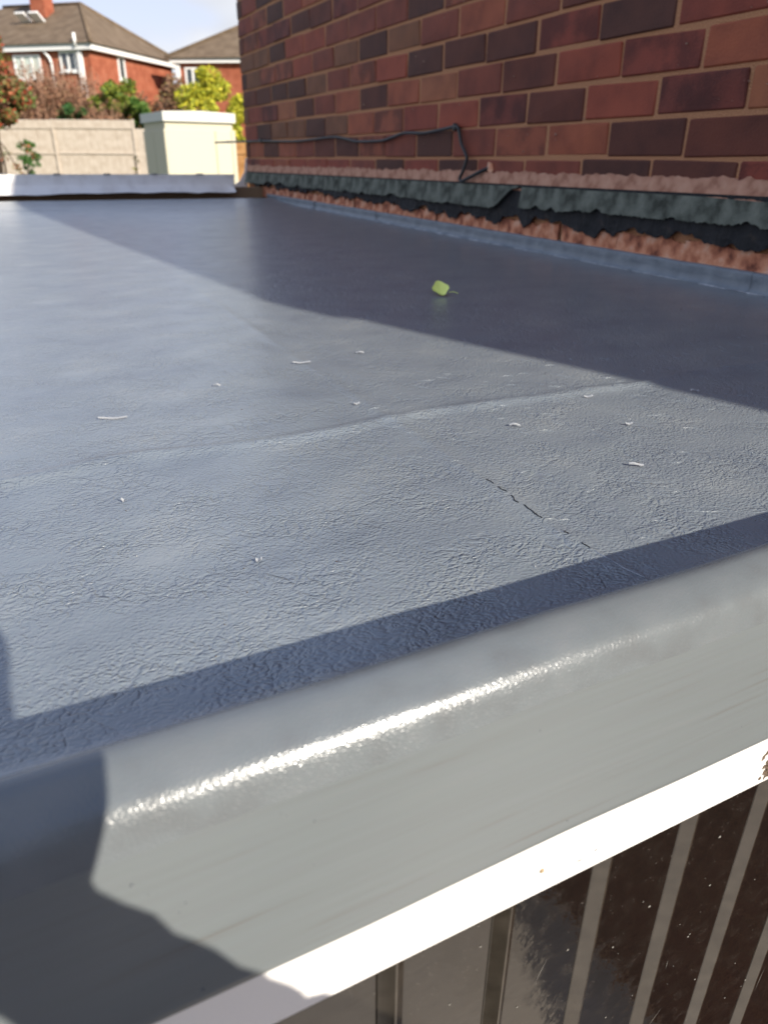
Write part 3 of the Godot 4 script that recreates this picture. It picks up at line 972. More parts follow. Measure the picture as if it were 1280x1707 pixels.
func make_cable() -> void:
	var raw := [V(1.262, 0.092, -4.72), V(1.254, 0.090, -4.5), V(1.248, 0.087, -4.2), V(1.243, 0.085, -4.0), V(1.243, 0.084, -3.79), V(1.243, 0.078, -3.53), V(1.242, 0.075, -3.30), V(1.241, 0.079, -3.10), V(1.241, 0.083, -2.91), V(1.241, 0.074, -2.79), V(1.240, 0.064, -2.69), V(1.241, 0.063, -2.50), V(1.241, 0.072, -2.41), V(1.240, 0.082, -2.324), V(1.239, 0.079, -2.20), V(1.240, 0.085, -2.10), V(1.241, 0.091, -2.022), V(1.241, 0.086, -2.002), V(1.239, 0.046, -1.979), V(1.237, 0.012, -1.944), V(1.231, -0.020, -1.948), V(1.228, -0.043, -1.962), V(1.228, -0.050, -1.950), V(1.232, -0.041, -1.923), V(1.240, -0.024, -1.875), V(1.256, -0.012, -1.848)]
	var cv := Curve3D.new()
	for i in raw.size():
		var t: Vector3 = (raw[mini(i + 1, raw.size() - 1)] - raw[maxi(i - 1, 0)]) * 0.16
		var s := 1.0 if i < 16 or i > 24 else 0.6
		cv.add_point(raw[i], -t * s, t * s)
	cv.bake_interval = 0.006
	var c := thing("black_cable", "black cable strung along the brick gable then dropping into a hole", "cable", Vector3.ZERO)
	obj("sheath", tube(Array(cv.get_baked_points()), 0.0048, 8), mats.cable, c)
	var cl := chamfer_box(Vector3(0.012, 0.020, 0.014), 0.003)
	obj("clip", cl, mats.cable, c).position = V(1.2425, 0.085, -3.80)
	obj("clip", cl, mats.cable, c).position = V(1.2425, 0.090, -2.024)
	obj("joint", tube([V(1.2535, 0.0898, -4.47), V(1.2515, 0.0890, -4.38)], 0.0062, 8), plain("grey_tape", lin(0.2, 0.2, 0.2), 0.6), c)


# ---------------------------------------------------------------- small things on the roof
func make_litter() -> void:
	var st := st_new()
	var n := 14
	var at := V(0.683, roof_y(-1.138) + 0.0035, -1.138)
	var ring := []
	for i in n:
		var a := TAU * i / n
		var r: float = 0.0118 * (1.0 + 0.13 * cos(4.0 * a + 0.9) + 0.08 * sin(7.0 * a) + 0.05 * cos(a))
		ring.append(Vector3(cos(a) * r * 1.2, 0.0085 - 0.0095 * sin(a + 0.1) + 0.0012 * cos(3.0 * a), sin(a) * r * 1.25))
	for s in [0.0, 0.0006]:
		var o := Vector3(0, s, 0)
		for i in n:
			quad(st, o, ring[i] + o, ring[(i + 1) % n] + o, ring[(i + 1) % n] + o, Vector3.UP if s > 0 else Vector3.DOWN)
	st.generate_normals()
	var lf := thing("fallen_leaf", "small yellow green leaf lying on the shaded roof below the wall", "leaf", at, -0.47)
	obj("blade", st.commit(), mats.dropped, lf)
	obj("stalk", tube([Vector3(0.015, 0.002, 0.002), Vector3(0.024, 0.003, 0.004), Vector3(0.031, 0.001, 0.009)], 0.0007, 5), mats.dropped, lf)
	# curls of white paint: x, z, length, width, turn, label
	var fl := [
		[0.067, -0.691, 0.026, 0.0042, 0.28, "longest white paint curl, lying alone on the left of the roof"],
		[0.297, -0.805, 0.021, 0.0036, 0.2, "white paint curl with bent end just below the gable shadow's corner"],
		[0.182, -0.755, 0.008, 0.003, 0.1, "short white paint flake between the two paint curls"],
		[0.380, -0.821, 0.010, 0.003, 0.0, "thin white paint flake near the bent curl, nearer the wall"],
		[0.291, -0.637, 0.006, 0.004, 0.6, "white paint speck standing where the two roof laps cross"],
		[0.398, -0.520, 0.010, 0.0034, 0.1, "flat white flake on the crackled roof right of the lengthwise lap"],
		[0.498, -0.478, 0.007, 0.003, 0.2, "white flake on the crackled roof, middle of the right-hand scatter"],
		[0.432, -0.400, 0.012, 0.0028, 0.05, "slim white flake close above the kerb's shadow on the right"],
		[0.640, -0.530, 0.010, 0.003, 0.25, "white flake nearest the right edge, beside the gable's shadow"],
		[0.520, -0.560, 0.009, 0.003, 0.1, "white flake on the crackled roof just under the gable's shadow"],
		[0.108, -0.383, 0.004, 0.003, 0.1, "white speck low on the sunny roof above the kerb's shadow"],
		[0.047, -0.505, 0.003, 0.003, 0.0, "tiny round white speck below the cross lap on the left"],
	]
	for e in fl:
		var sl := st_new()
		var seg := 6
		for i in seg:
			var p := []
			for q in 2:
				var t := (i + q) / float(seg)
				var w: float = e[3] * (0.35 + 0.65 * sin(PI * clampf(t * 0.86 + 0.07, 0, 1))) * (0.5 + 0.8 * rng.randf()) * 0.30
				var yy: float = 0.0012 + 0.0007 * sin(t * PI * 1.6 + e[0] * 30.0)
				p.append([Vector3((t - 0.5) * e[2], yy + 0.0005, -w * 1.3), Vector3((t - 0.5) * e[2], yy - 0.0003, w * 1.3)])
			for u in [0.0, 0.0005]:
				var o := Vector3(0, u, 0)
				quad(sl, p[0][0] + o, p[0][1] + o, p[1][1] + o, p[1][0] + o, Vector3.UP if u > 0 else Vector3.DOWN)
		sl.generate_normals()
		var f := obj("paint_flake", sl.commit(), mats.flake)
		f.position = V(e[0], roof_y(e[1]) + 0.0008, e[1])
		f.rotation.y = e[4] - 0.58
		tag(f, e[5], "paint flake", "white paint flakes fallen on the roof")


# ---------------------------------------------------------------- garden
func leaf_cloud(centres: Array, n: int, size: float, cols: Array, spread: float) -> Mesh:
	var v := PackedVector3Array()
	var c := PackedColorArray()
	for i in n:
		var k: Array = centres[rng.randi() % centres.size()]
		var r: float = k[1]
		var d := Vector3(rng.randfn(), rng.randfn(), rng.randfn()).normalized() * r * pow(rng.randf(), 0.45) * spread
		var p: Vector3 = k[0] + d
		var a := Vector3(rng.randfn(), rng.randfn() * 0.7, rng.randfn()).normalized()
		var b := a.cross(Vector3(rng.randfn(), rng.randfn(), rng.randfn())).normalized()
		var s := size * rng.randf_range(0.6, 1.3)
		a *= s
		b *= s * 0.5
		var col: Color = cols[rng.randi() % cols.size()] * rng.randf_range(0.75, 1.25)
		col.a = 1.0
		v.append_array([p - a * 0.5, p + b * 0.5, p + a * 0.5, p - a * 0.5, p + a * 0.5, p - b * 0.5])
		for q in 6:
			c.append(col)
	var arr := []
	arr.resize(Mesh.ARRAY_MAX)
	arr[Mesh.ARRAY_VERTEX] = v
	arr[Mesh.ARRAY_COLOR] = c
	var am := ArrayMesh.new()
	am.add_surface_from_arrays(Mesh.PRIMITIVE_TRIANGLES, arr)
	var st := SurfaceTool.new()
	st.create_from(am, 0)
	st.generate_normals()
	return st.commit()

func shrub(called: String, label: String, cat: String, at: Vector3, rx: float, h: float, cols: Array, n: int, leaf: float, stems := 6, lift := 0.25, group := "") -> Node3D:
	var t := thing(called, label, cat, at, 0.0, group)
	var st := st_new()
	var centres := []
	for i in 26:
		var a := rng.randf() * TAU
		var rr := sqrt(rng.randf())
		var yy := lerpf(lift, 0.93, rng.randf()) * h
		var w := sqrt(maxf(0.05, 1.0 - pow((yy / h - 0.5) / 0.56, 2.0)))
		centres.append([Vector3(cos(a) * rr * rx * w * 0.85, yy, sin(a) * rr * rx * w * 0.85), rx * rng.randf_range(0.16, 0.36)])
	for i in stems:
		var e: Array = centres[rng.randi() % centres.size()]
		var b := Vector3(rng.randfn() * 0.05, -0.05, rng.randfn() * 0.05)
		var m: Vector3 = b.lerp(e[0], 0.5) + Vector3(rng.randfn(), 0, rng.randfn()) * 0.05
		add_tube(st, [b, m, e[0]], [0.03, 0.02, 0.006], 5)
	st.generate_normals()
	obj("stem", st.commit(), mats.bark, t)
	obj("foliage", leaf_cloud(centres, n, leaf, cols, 1.0), mats.leaf, t)
	return t

func twiggy(label: String, at: Vector3, rx: float, h: float, n: int, cols: Array, leaves: int) -> void:
	var t := thing("bare_shrub", label, "shrub", at, 0.0)
	var st := st_new()
	var tips := []
	for i in n:
		var a := rng.randf() * TAU
		var b := Vector3(rng.randfn() * 0.12, -0.05, rng.randfn() * 0.12)
		var e := Vector3(cos(a) * rx * sqrt(rng.randf()), h * rng.randf_range(0.55, 1.0), sin(a) * rx * sqrt(rng.randf()))
		var m := b.lerp(e, 0.55) + Vector3(rng.randfn(), 0.5, rng.randfn()) * 0.12
		add_tube(st, [b, m, e], [0.022, 0.013, 0.004], 3)
		for k in 3:
			var s := b.lerp(e, rng.randf_range(0.4, 0.9))
			var f := s + Vector3(rng.randfn() * 0.2, rng.randf_range(0.05, 0.35), rng.randfn() * 0.2)
			add_tube(st, [s, f], [0.010, 0.003], 3)
			tips.append([f, 0.18])
	st.generate_normals()
	obj("stem", st.commit(), mats.twig, t)
	obj("foliage", leaf_cloud(tips, leaves, 0.08, cols, 1.0), mats.leaf, t)

func fence_run(called: String, label: String, a: Vector3, b: Vector3, h: float, mat: Material, board: float, panel: float) -> void:
	var dir := b - a
	var ln := Vector2(dir.x, dir.z).length()
	var t := thing(called, label, "fence", a, atan2(-dir.z, dir.x))
	var slope := dir.y / ln
	var bm := chamfer_box(Vector3(board - 0.003, h - 0.18, 0.018), 0.003)
	var lower := h * 0.70
	var n := int(ln / board)
	for i in n:
		var x := (i + 0.5) * board
		piece("board", i, bm, mat, t, Vector3(x, slope * x + (h - 0.18) / 2 - 0.02, rng.randf_range(-0.002, 0.002))).rotation.z = rng.randf_range(-0.004, 0.004)
	var np := int(ln / panel) + 1
	for i in np:
		var x := i * panel
		piece("post", i, chamfer_box(Vector3(0.055, h + 0.02, 0.06), 0.006), mat, t, Vector3(x, slope * x + h / 2 - 0.02, 0.012))
		if i < np - 1:
			piece("capping_board", i, chamfer_box(Vector3(panel - 0.058, 0.185, 0.035), 0.006), mat, t, Vector3(x + panel / 2, slope * (x + panel / 2) + h - 0.115, 0.016))
			piece("rail", i, chamfer_box(Vector3(panel - 0.058, 0.03, 0.03), 0.004), mat, t, Vector3(x + panel / 2, slope * (x + panel / 2) + lower * 0.86, 0.022))

func make_garden() -> void:
	# grey fence across the end of the garden; the photo's left edge is near x = 0.6
	fence_run("garden_fence", "long weathered grey board fence behind the cream shed", V(-1.65, -0.99, -21.9), V(3.95, -0.96, -19.35), 1.80, mats.fence, 0.15, 1.835)
	fence_run("ochre_fence", "short ochre board fence between cream shed and brick gable", V(3.75, -1.42, -14.3), V(6.6, -1.42, -13.1), 1.72, mats.ochre, 0.14, 1.42)
	# cream shed
	var s := thing("garden_shed", "cream garden storage shed with a thick pale overhanging lid", "shed", V(2.73, -1.22, -13.19), deg_to_rad(6))
	# local x to the right along the lit front, local z towards the viewer
	obj("body", box_mesh(Vector3(0.02, 0, -1.15), Vector3(1.15, 1.768, -0.02)), mats.shed, s)
	for i in 2:
		obj("front_panel", chamfer_box(Vector3([0.80, 0.325][i], 1.62, 0.02), 0.006), mats.shed, s).position = Vector3([0.425, 1.005][i], 0.84, -0.012)
	for i in 2:
		obj("side_panel", chamfer_box(Vector3(0.02, 1.62, 0.56), 0.006), mats.shed, s).position = Vector3(0.012, 0.84, -0.31 - i * 0.58)
	obj("corner_post", chamfer_box(Vector3(0.07, 1.66, 0.07), 0.01), mats.shed, s).position = Vector3(0.02, 0.83, -0.02)
	obj("corner_post", chamfer_box(Vector3(0.07, 1.66, 0.07), 0.01), mats.shed, s).position = Vector3(1.15, 0.83, -0.02)
	obj("lid", prism(PackedVector2Array([Vector2(-0.016, 1.77), Vector2(-0.016, 1.905), Vector2(0.6, 1.925), Vector2(1.190, 1.905), Vector2(1.190, 1.77)]), 1.22, func(a, b, d): return Vector3(a, b, 0.035 - d)), mats.shed_lid, s)
	# shrubs, left to right
	var G := func(r: float, g: float, b: float) -> Color: return Color(r, g, b)
	var red := [Color(0.30, 0.06, 0.03), Color(0.34, 0.10, 0.04), Color(0.10, 0.14, 0.03), Color(0.14, 0.18, 0.05), Color(0.20, 0.14, 0.06), Color(0.09, 0.11, 0.03)]
	var c := shrub("berry_shrub", "tall red berried shrub overhanging the fence at far left", "shrub", V(0.42, -1.1, -18.5), 0.85, 3.5, red, 9000, 0.10, 9, 0.50)
	obj("hanging_spray", leaf_cloud([[Vector3(0.25, 0.95, 0.9), 0.10], [Vector3(0.32, 0.78, 0.95), 0.08], [Vector3(0.42, 0.62, 0.98), 0.06], [Vector3(0.10, 1.15, 0.8), 0.14], [Vector3(0.5, 1.3, 0.5), 0.12], [Vector3(0.62, 1.16, 0.5), 0.08]], 260, 0.06, red, 1.0), mats.leaf, c)
	obj("hanging_stem", tube([Vector3(-0.1, 1.7, 0.1), Vector3(0.1, 1.3, 0.7), Vector3(0.25, 0.95, 0.9), Vector3(0.44, 0.58, 0.98)], 0.012, 5), mats.bark, c)
	var brown := [Color(0.22, 0.10, 0.06), Color(0.28, 0.14, 0.08), Color(0.17, 0.09, 0.05), Color(0.30, 0.18, 0.10)]
	twiggy("rust brown twiggy shrub beside the red berried shrub", V(1.60, -0.95, -21.9), 0.85, 3.1, 320, brown, 7500)
	twiggy("rust brown twiggy shrub under the far house's corner downpipe", V(2.55, -0.95, -21.9), 0.85, 2.9, 320, brown, 7500)
	shrub("round_bush", "low dark green bush showing over the fence top", "shrub", V(2.15, -0.95, -21.1), 0.62, 2.25, [Color(0.03, 0.09, 0.025), Color(0.045, 0.12, 0.03), Color(0.06, 0.15, 0.04)], 5200, 0.06, 5, 0.3)
	var lime := [Color(0.16, 0.20, 0.02), Color(0.24, 0.26, 0.03), Color(0.11, 0.17, 0.03), Color(0.07, 0.12, 0.02)]
	shrub("lime_bush", "yellow green bush below the far house's narrow side window", "shrub", V(3.30, -0.95, -21.2), 0.68, 2.75, lime, 8000, 0.09, 6, 0.45)
	twiggy("brown stemmed shrub beneath the yellow green bush", V(2.95, -0.95, -20.9), 0.50, 2.25, 150, brown, 1800)
	shrub("round_bush", "mid green bush showing left of the cream shed's lid", "shrub", V(3.72, -0.95, -20.4), 0.45, 2.35, [Color(0.05, 0.12, 0.02), Color(0.08, 0.17, 0.03), Color(0.13, 0.20, 0.04)], 5500, 0.085, 5, 0.45)
	shrub("brown_hedge", "reddish brown hedge above the cream shed's lid", "hedge", V(4.75, -0.9, -22.8), 1.15, 2.9, [Color(0.22, 0.11, 0.07), Color(0.28, 0.16, 0.09), Color(0.16, 0.09, 0.05), Color(0.20, 0.15, 0.06)], 9500, 0.10, 8, 0.3)
	var gold := [Color(0.46, 0.43, 0.035), Color(0.56, 0.50, 0.05), Color(0.36, 0.38, 0.03), Color(0.24, 0.27, 0.03)]
	shrub("golden_bush", "bright golden yellow bush between the cream shed and the gable", "shrub", V(4.22, -1.2, -15.5), 0.74, 2.85, gold, 16000, 0.075, 8, 0.30)
	shrub("small_conifer", "small green upright plant in front of the grey fence", "plant", V(0.98, -1.0, -18.6), 0.24, 1.42, [Color(0.05, 0.12, 0.03), Color(0.08, 0.17, 0.04)], 1800, 0.05, 2, 0.5)
	shrub("tall_weed", "thin pale weed standing by the shed's dark side", "plant", V(2.93, -1.1, -17.4), 0.12, 1.25, [Color(0.22, 0.20, 0.06), Color(0.14, 0.15, 0.05)], 160, 0.05, 4, 0.3)
	# pale gabled outbuilding showing over the fence at far left
	var ob := thing("pale_outbuilding", "pale peach gable end of an outbuilding behind the fence at left", "outbuilding", V(1.45, -1.9, -24.3), deg_to_rad(-35))
	obj("wall", prism(PackedVector2Array([Vector2(-0.9, 0), Vector2(-0.9, 2.0), Vector2(0.0, 2.95), Vector2(0.9, 2.0), Vector2(0.9, 0)]), 2.5, func(a, b, d): return Vector3(a, b, -d)), plain("peach_render", lin(0.62, 0.44, 0.33), 0.9), ob)
	for sgn in [-1.0, 1.0]:
		obj("roof_slope", prism(PackedVector2Array([Vector2(0, 2.955), Vector2(1.0 * sgn, 1.90), Vector2(1.0 * sgn, 1.98), Vector2(0, 3.04)]), 2.6, func(a, b, d): return Vector3(a, b, 0.05 - d)), mats.tile, ob)


# ---------------------------------------------------------------- houses behind
func window(parent: Node3D, at: Transform3D, w: float, h: float, lights: int, blind := false) -> void:
	# local: x along the wall, y up, z out of the wall
	var st := st_new()
	st.set_smooth_group(-1)
	var f := 0.085
	add_box(st, Vector3(0, 0, -0.02), Vector3(f, h, 0.06))
	add_box(st, Vector3(w - f, 0, -0.02), Vector3(w, h, 0.06))
	add_box(st, Vector3(f, 0, -0.02), Vector3(w - f, f, 0.06))
	add_box(st, Vector3(f, h - f, -0.02), Vector3(w - f, h, 0.06))
	for i in range(1, lights):
		var x := w * i / lights
		add_box(st, Vector3(x - 0.05, f, -0.02), Vector3(x + 0.05, h - f, 0.058))
	add_box(st, Vector3(-0.05, -0.06, -0.02), Vector3(w + 0.05, -0.001, 0.10))
	st.generate_normals()
	var fr := obj("window", st.commit(), mats.trim, parent)
	fr.transform = at
	for i in lights:
		var x0 := w * i / lights + (f if i == 0 else 0.05)
		var x1 := w * (i + 1) / lights - (f if i == lights - 1 else 0.05)
		obj("pane", box_mesh(Vector3(x0 + 0.001, f + 0.001, 0.0), Vector3(x1 - 0.001, h - f - 0.001, 0.02)), mats.curtain if blind else mats.pane, fr)

func hip_roof(x0: float, x1: float, z0: float, z1: float, ye: float, yr: float, set_back: float) -> Mesh:
	var zm := (z0 + z1) / 2
	var a := Vector3(x0 + set_back, yr, zm)
	var b := Vector3(x1 - set_back, yr, zm)
	var p := [Vector3(x0, ye, z1), Vector3(x1, ye, z1), Vector3(x1, ye, z0), Vector3(x0, ye, z0)]
	var st := st_new()
	st.set_smooth_group(-1)
	quad(st, p[0], p[1], b, a, Vector3(0, 1, 1))
	quad(st, p[2], p[3], a, b, Vector3(0, 1, -1))
	quad(st, p[1], p[2], b, b, Vector3(1, 1, 0))
	quad(st, p[3], p[0], a, a, Vector3(-1, 1, 0))
	quad(st, p[0], p[1], p[2], p[3], Vector3.DOWN)
	st.generate_normals()
	return st.commit()

func eaves(x0: float, x1: float, z0: float, z1: float, y: float, d: float) -> Mesh:
	var st := st_new()
	st.set_smooth_group(-1)
	add_box(st, Vector3(x0, y - d, z1 - 0.06), Vector3(x1, y, z1))
	add_box(st, Vector3(x0, y - d, z0), Vector3(x1, y, z0 + 0.06))
	add_box(st, Vector3(x0, y - d, z0 + 0.061), Vector3(x0 + 0.06, y, z1 - 0.061))
	add_box(st, Vector3(x1 - 0.06, y - d, z0 + 0.061), Vector3(x1, y, z1 - 0.061))
	add_box(st, Vector3(x0 + 0.061, y - d + 0.01, z0 + 0.061), Vector3(x1 - 0.061, y - d + 0.03, z1 - 0.061))
	st.generate_normals()
	return st.commit()

func make_far_houses() -> void:
	var base := -1.4
	# left house: origin at its near corner, local x along the front (house lies on -x), local z towards the viewer
	var h := thing("hipped_house", "red brick house with brown hipped roof and chimney beyond the fence", "house", V(5.35, base, -39.9), deg_to_rad(-41.5))
	var o := -base
	obj("wall", box_mesh(Vector3(-9.4, -0.6, -7.2), Vector3(0, 4.45 + o, 0)), mats.far_brick, h)
	obj("gutter", eaves(-9.7, 0.28, -7.48, 0.28, 4.60 + o, 0.24), mats.trim, h)
	var rf := obj("roof", hip_roof(-9.85, 0.40, -7.60, 0.40, 4.605 + o, 6.70 + o, 2.95), mats.tile, h)
	obj("chimney", box_mesh(Vector3(-4.30, 6.0 + o, -2.9), Vector3(-3.55, 7.6 + o, -2.2)), mats.far_brick, rf)
	for i in 2:
		var sx: float = [-4.35, -3.62][i]
		var b := Basis(Vector3.RIGHT, deg_to_rad(-33.0))
		var sk := obj("skylight", chamfer_box(Vector3(0.52, 0.10, 0.62), 0.02), mats.trim, rf)
		sk.transform = Transform3D(b, Vector3(sx, 5.93 + o, -1.62))
		obj("pane", chamfer_box(Vector3(0.42, 0.02, 0.50), 0.004), mats.pane, sk).position = Vector3(0, 0.048, 0)
	var ridge := st_new()
	add_tube(ridge, [Vector3(0.40, 4.63 + o, 0.40), Vector3(-2.55, 6.73 + o, -3.6), Vector3(-6.9, 6.73 + o, -3.6)], [0.09, 0.09, 0.09], 6)
	add_tube(ridge, [Vector3(0.40, 4.63 + o, -7.60), Vector3(-2.55, 6.73 + o, -3.6)], [0.09, 0.09], 6)
	ridge.generate_normals()
	obj("ridge_tiles", ridge.commit(), mats.tile, rf)
	window(h, Transform3D(Basis(), Vector3(-4.0, 3.25 + o, 0.0)), 1.42, 1.0, 3, true)
	window(h, Transform3D(Basis(), Vector3(-1.55, 3.55 + o, 0.0)), 0.86, 0.80, 2)
	window(h, Transform3D(Basis(), Vector3(-4.1, 0.9 + o, 0.0)), 1.6, 1.2, 3)
	window(h, Transform3D(Basis(Vector3.UP, PI / 2), Vector3(0.0, 3.40 + o, -2.10)), 0.55, 0.95, 1)
	obj("downpipe", box_mesh(Vector3(-0.56, -0.6, 0.02), Vector3(-0.36, 4.36 + o, 0.17)), mats.trim, h)
	obj("vent_pipe", tube([Vector3(-0.44, 4.5 + o, 0.34), Vector3(-0.44, 4.98 + o, 0.34)], 0.07, 8), mats.trim, h)
	obj("swan_neck_pipe", tube([Vector3(-2.25, 4.40 + o, 0.2), Vector3(-2.05, 4.12 + o, 0.10), Vector3(-1.98, 3.9 + o, 0.08), Vector3(-1.98, 1.0 + o, 0.08)], 0.06, 8), mats.trim, h)
	obj("porch_canopy", prism(PackedVector2Array([Vector2(0.0, 0.0), Vector2(1.1, -0.42), Vector2(1.1, -0.55), Vector2(0.0, -0.16)]), 1.2, func(a, b, d): return Vector3(-4.5 + d, 3.05 + o + b, a + 0.01)), mats.trim, h)
	# right house
	var g := thing("gutter_house", "red brick house half hidden behind the near brick gable", "house", V(9.75, -1.6, -42.4), deg_to_rad(-32.8))
	o = 1.6
	obj("wall", box_mesh(Vector3(0, -0.6, -6.0), Vector3(9.5, 4.40 + o, 0)), mats.far_brick, g)
	obj("gutter", eaves(-0.28, 9.8, -6.3, 0.28, 4.50 + o, 0.20), mats.trim, g)
	var r2 := obj("roof", hip_roof(-0.42, 9.92, -6.42, 0.42, 4.505 + o, 6.55 + o, 3.9), mats.tile, g)
	obj("ridge_tiles", tube([Vector3(-0.42, 4.53 + o, 0.42), Vector3(3.48, 6.58 + o, -3.0), Vector3(6.0, 6.58 + o, -3.0)], 0.09, 6), mats.tile, r2)
	window(g, Transform3D(Basis(), Vector3(0.38, 3.22 + o, 0.0)), 0.80, 0.92, 2)
	obj("downpipe", box_mesh(Vector3(-0.02, -0.6, 0.02), Vector3(0.15, 4.28 + o, 0.16)), mats.trim, g)

	# the house over the road, behind the viewer: it closes the low southern sky that the kerb and the door mirror
	var q := thing("street_house", "plain brick house with tiled roof over the road behind the viewer", "house", V(3.0, -EYE, 19.0), PI)
	obj("wall", box_mesh(Vector3(-13, -0.3, -7), Vector3(13, 5.2, 0)), mats.far_brick, q)
	obj("gutter", eaves(-13.3, 13.3, -7.3, 0.3, 5.35, 0.2), mats.trim, q)
	obj("roof", hip_roof(-13.4, 13.4, -7.4, 0.4, 5.36, 7.4, 3.5), mats.tile, q)
	for k in 6:
		for fl in 2:
			window(q, Transform3D(Basis(), Vector3(-11.5 + k * 4.0, 0.9 + fl * 2.6, 0.0)), 1.7, 1.15, 3)


# ---------------------------------------------------------------- the photographer, behind the phone
func field(bones: Array, cell: float, soft: float) -> Mesh:
	# surface nets round tapered capsules joined by a smooth minimum
	var lo := Vector3.ONE * 1e9
	var hi := -lo
	for b in bones:
		var r: float = maxf(b[2], b[3]) + cell * 2.0 + soft * 0.5
		lo = lo.min(b[0] - Vector3.ONE * r).min(b[1] - Vector3.ONE * r)
		hi = hi.max(b[0] + Vector3.ONE * r).max(b[1] + Vector3.ONE * r)
	var nx := int((hi.x - lo.x) / cell) + 2
	var ny := int((hi.y - lo.y) / cell) + 2
	var nz := int((hi.z - lo.z) / cell) + 2
	var f := PackedFloat32Array()
	f.resize(nx * ny * nz)
	f.fill(1.0)
	for b in bones:
		var r: float = maxf(b[2], b[3]) + cell * 2.0 + soft
		var l2: Vector3 = ((b[0] as Vector3).min(b[1]) - Vector3.ONE * r - lo) / cell
		var h2: Vector3 = ((b[0] as Vector3).max(b[1]) + Vector3.ONE * r - lo) / cell
		var p0: Vector3 = b[0]
		var ax: Vector3 = b[1] - b[0]
		var il := 1.0 / maxf(ax.length_squared(), 1e-9)
		var r0: float = b[2]
		var dr: float = b[3] - b[2]
		for k in range(maxi(0, int(l2.z)), mini(nz, int(h2.z) + 1)):
			for j in range(maxi(0, int(l2.y)), mini(ny, int(h2.y) + 1)):
				for i in range(maxi(0, int(l2.x)), mini(nx, int(h2.x) + 1)):
					var q := lo + Vector3(i, j, k) * cell - p0
					var t := clampf(q.dot(ax) * il, 0.0, 1.0)
					var d := (q - ax * t).length() - r0 - dr * t
					var id := (k * ny + j) * nx + i
					var e := f[id]
					var hh := maxf(soft - absf(d - e), 0.0) / soft
					f[id] = minf(d, e) - hh * hh * soft * 0.25
	var at := {}
	var verts := PackedVector3Array()
	for k in nz - 1:
		for j in ny - 1:
			for i in nx - 1:
				var id := (k * ny + j) * nx + i
				var v0 := f[id] < 0.0
				var same := true
				var c := [f[id], f[id + 1], f[id + nx], f[id + nx + 1], f[id + nx * ny], f[id + nx * ny + 1], f[id + nx * ny + nx], f[id + nx * ny + nx + 1]]
				for q in 8:
					if (c[q] < 0.0) != v0:
						same = false
						break
				if same:
					continue
				var s := Vector3.ZERO
				var n := 0
				for e in [[0, 1], [2, 3], [4, 5], [6, 7], [0, 2], [1, 3], [4, 6], [5, 7], [0, 4], [1, 5], [2, 6], [3, 7]]:
					var fa: float = c[e[0]]
					var fb: float = c[e[1]]
					if (fa < 0.0) != (fb < 0.0):
						var t := fa / (fa - fb)
						var pa := Vector3(e[0] & 1, (e[0] >> 1) & 1, e[0] >> 2)
						var pb := Vector3(e[1] & 1, (e[1] >> 1) & 1, e[1] >> 2)
						s += pa.lerp(pb, t)
						n += 1
				at[id] = verts.size()
				verts.append(lo + (Vector3(i, j, k) + s / n) * cell)
	var idx := PackedInt32Array()
	var step := [1, nx, nx * ny]
	for id in at:
		for a in 3:
			var u: int = step[(a + 1) % 3]
			var w: int = step[(a + 2) % 3]
			var inside := f[id] < 0.0
			if inside == (f[id + step[a]] < 0.0) or not (at.has(id - u) and at.has(id - w) and at.has(id - u - w)):
				continue
			var q := [at[id], at[id - u], at[id - u - w], at[id - w]]
			if inside:
				idx.append_array([q[0], q[2], q[1], q[0], q[3], q[2]])
			else:
				idx.append_array([q[0], q[1], q[2], q[0], q[2], q[3]])
	var arr := []
	arr.resize(Mesh.ARRAY_MAX)
	arr[Mesh.ARRAY_VERTEX] = verts
	arr[Mesh.ARRAY_INDEX] = idx
	var am := ArrayMesh.new()
	am.add_surface_from_arrays(Mesh.PRIMITIVE_TRIANGLES, arr)
	var st := SurfaceTool.new()
	st.create_from(am, 0)
	st.generate_normals()
	return st.commit()

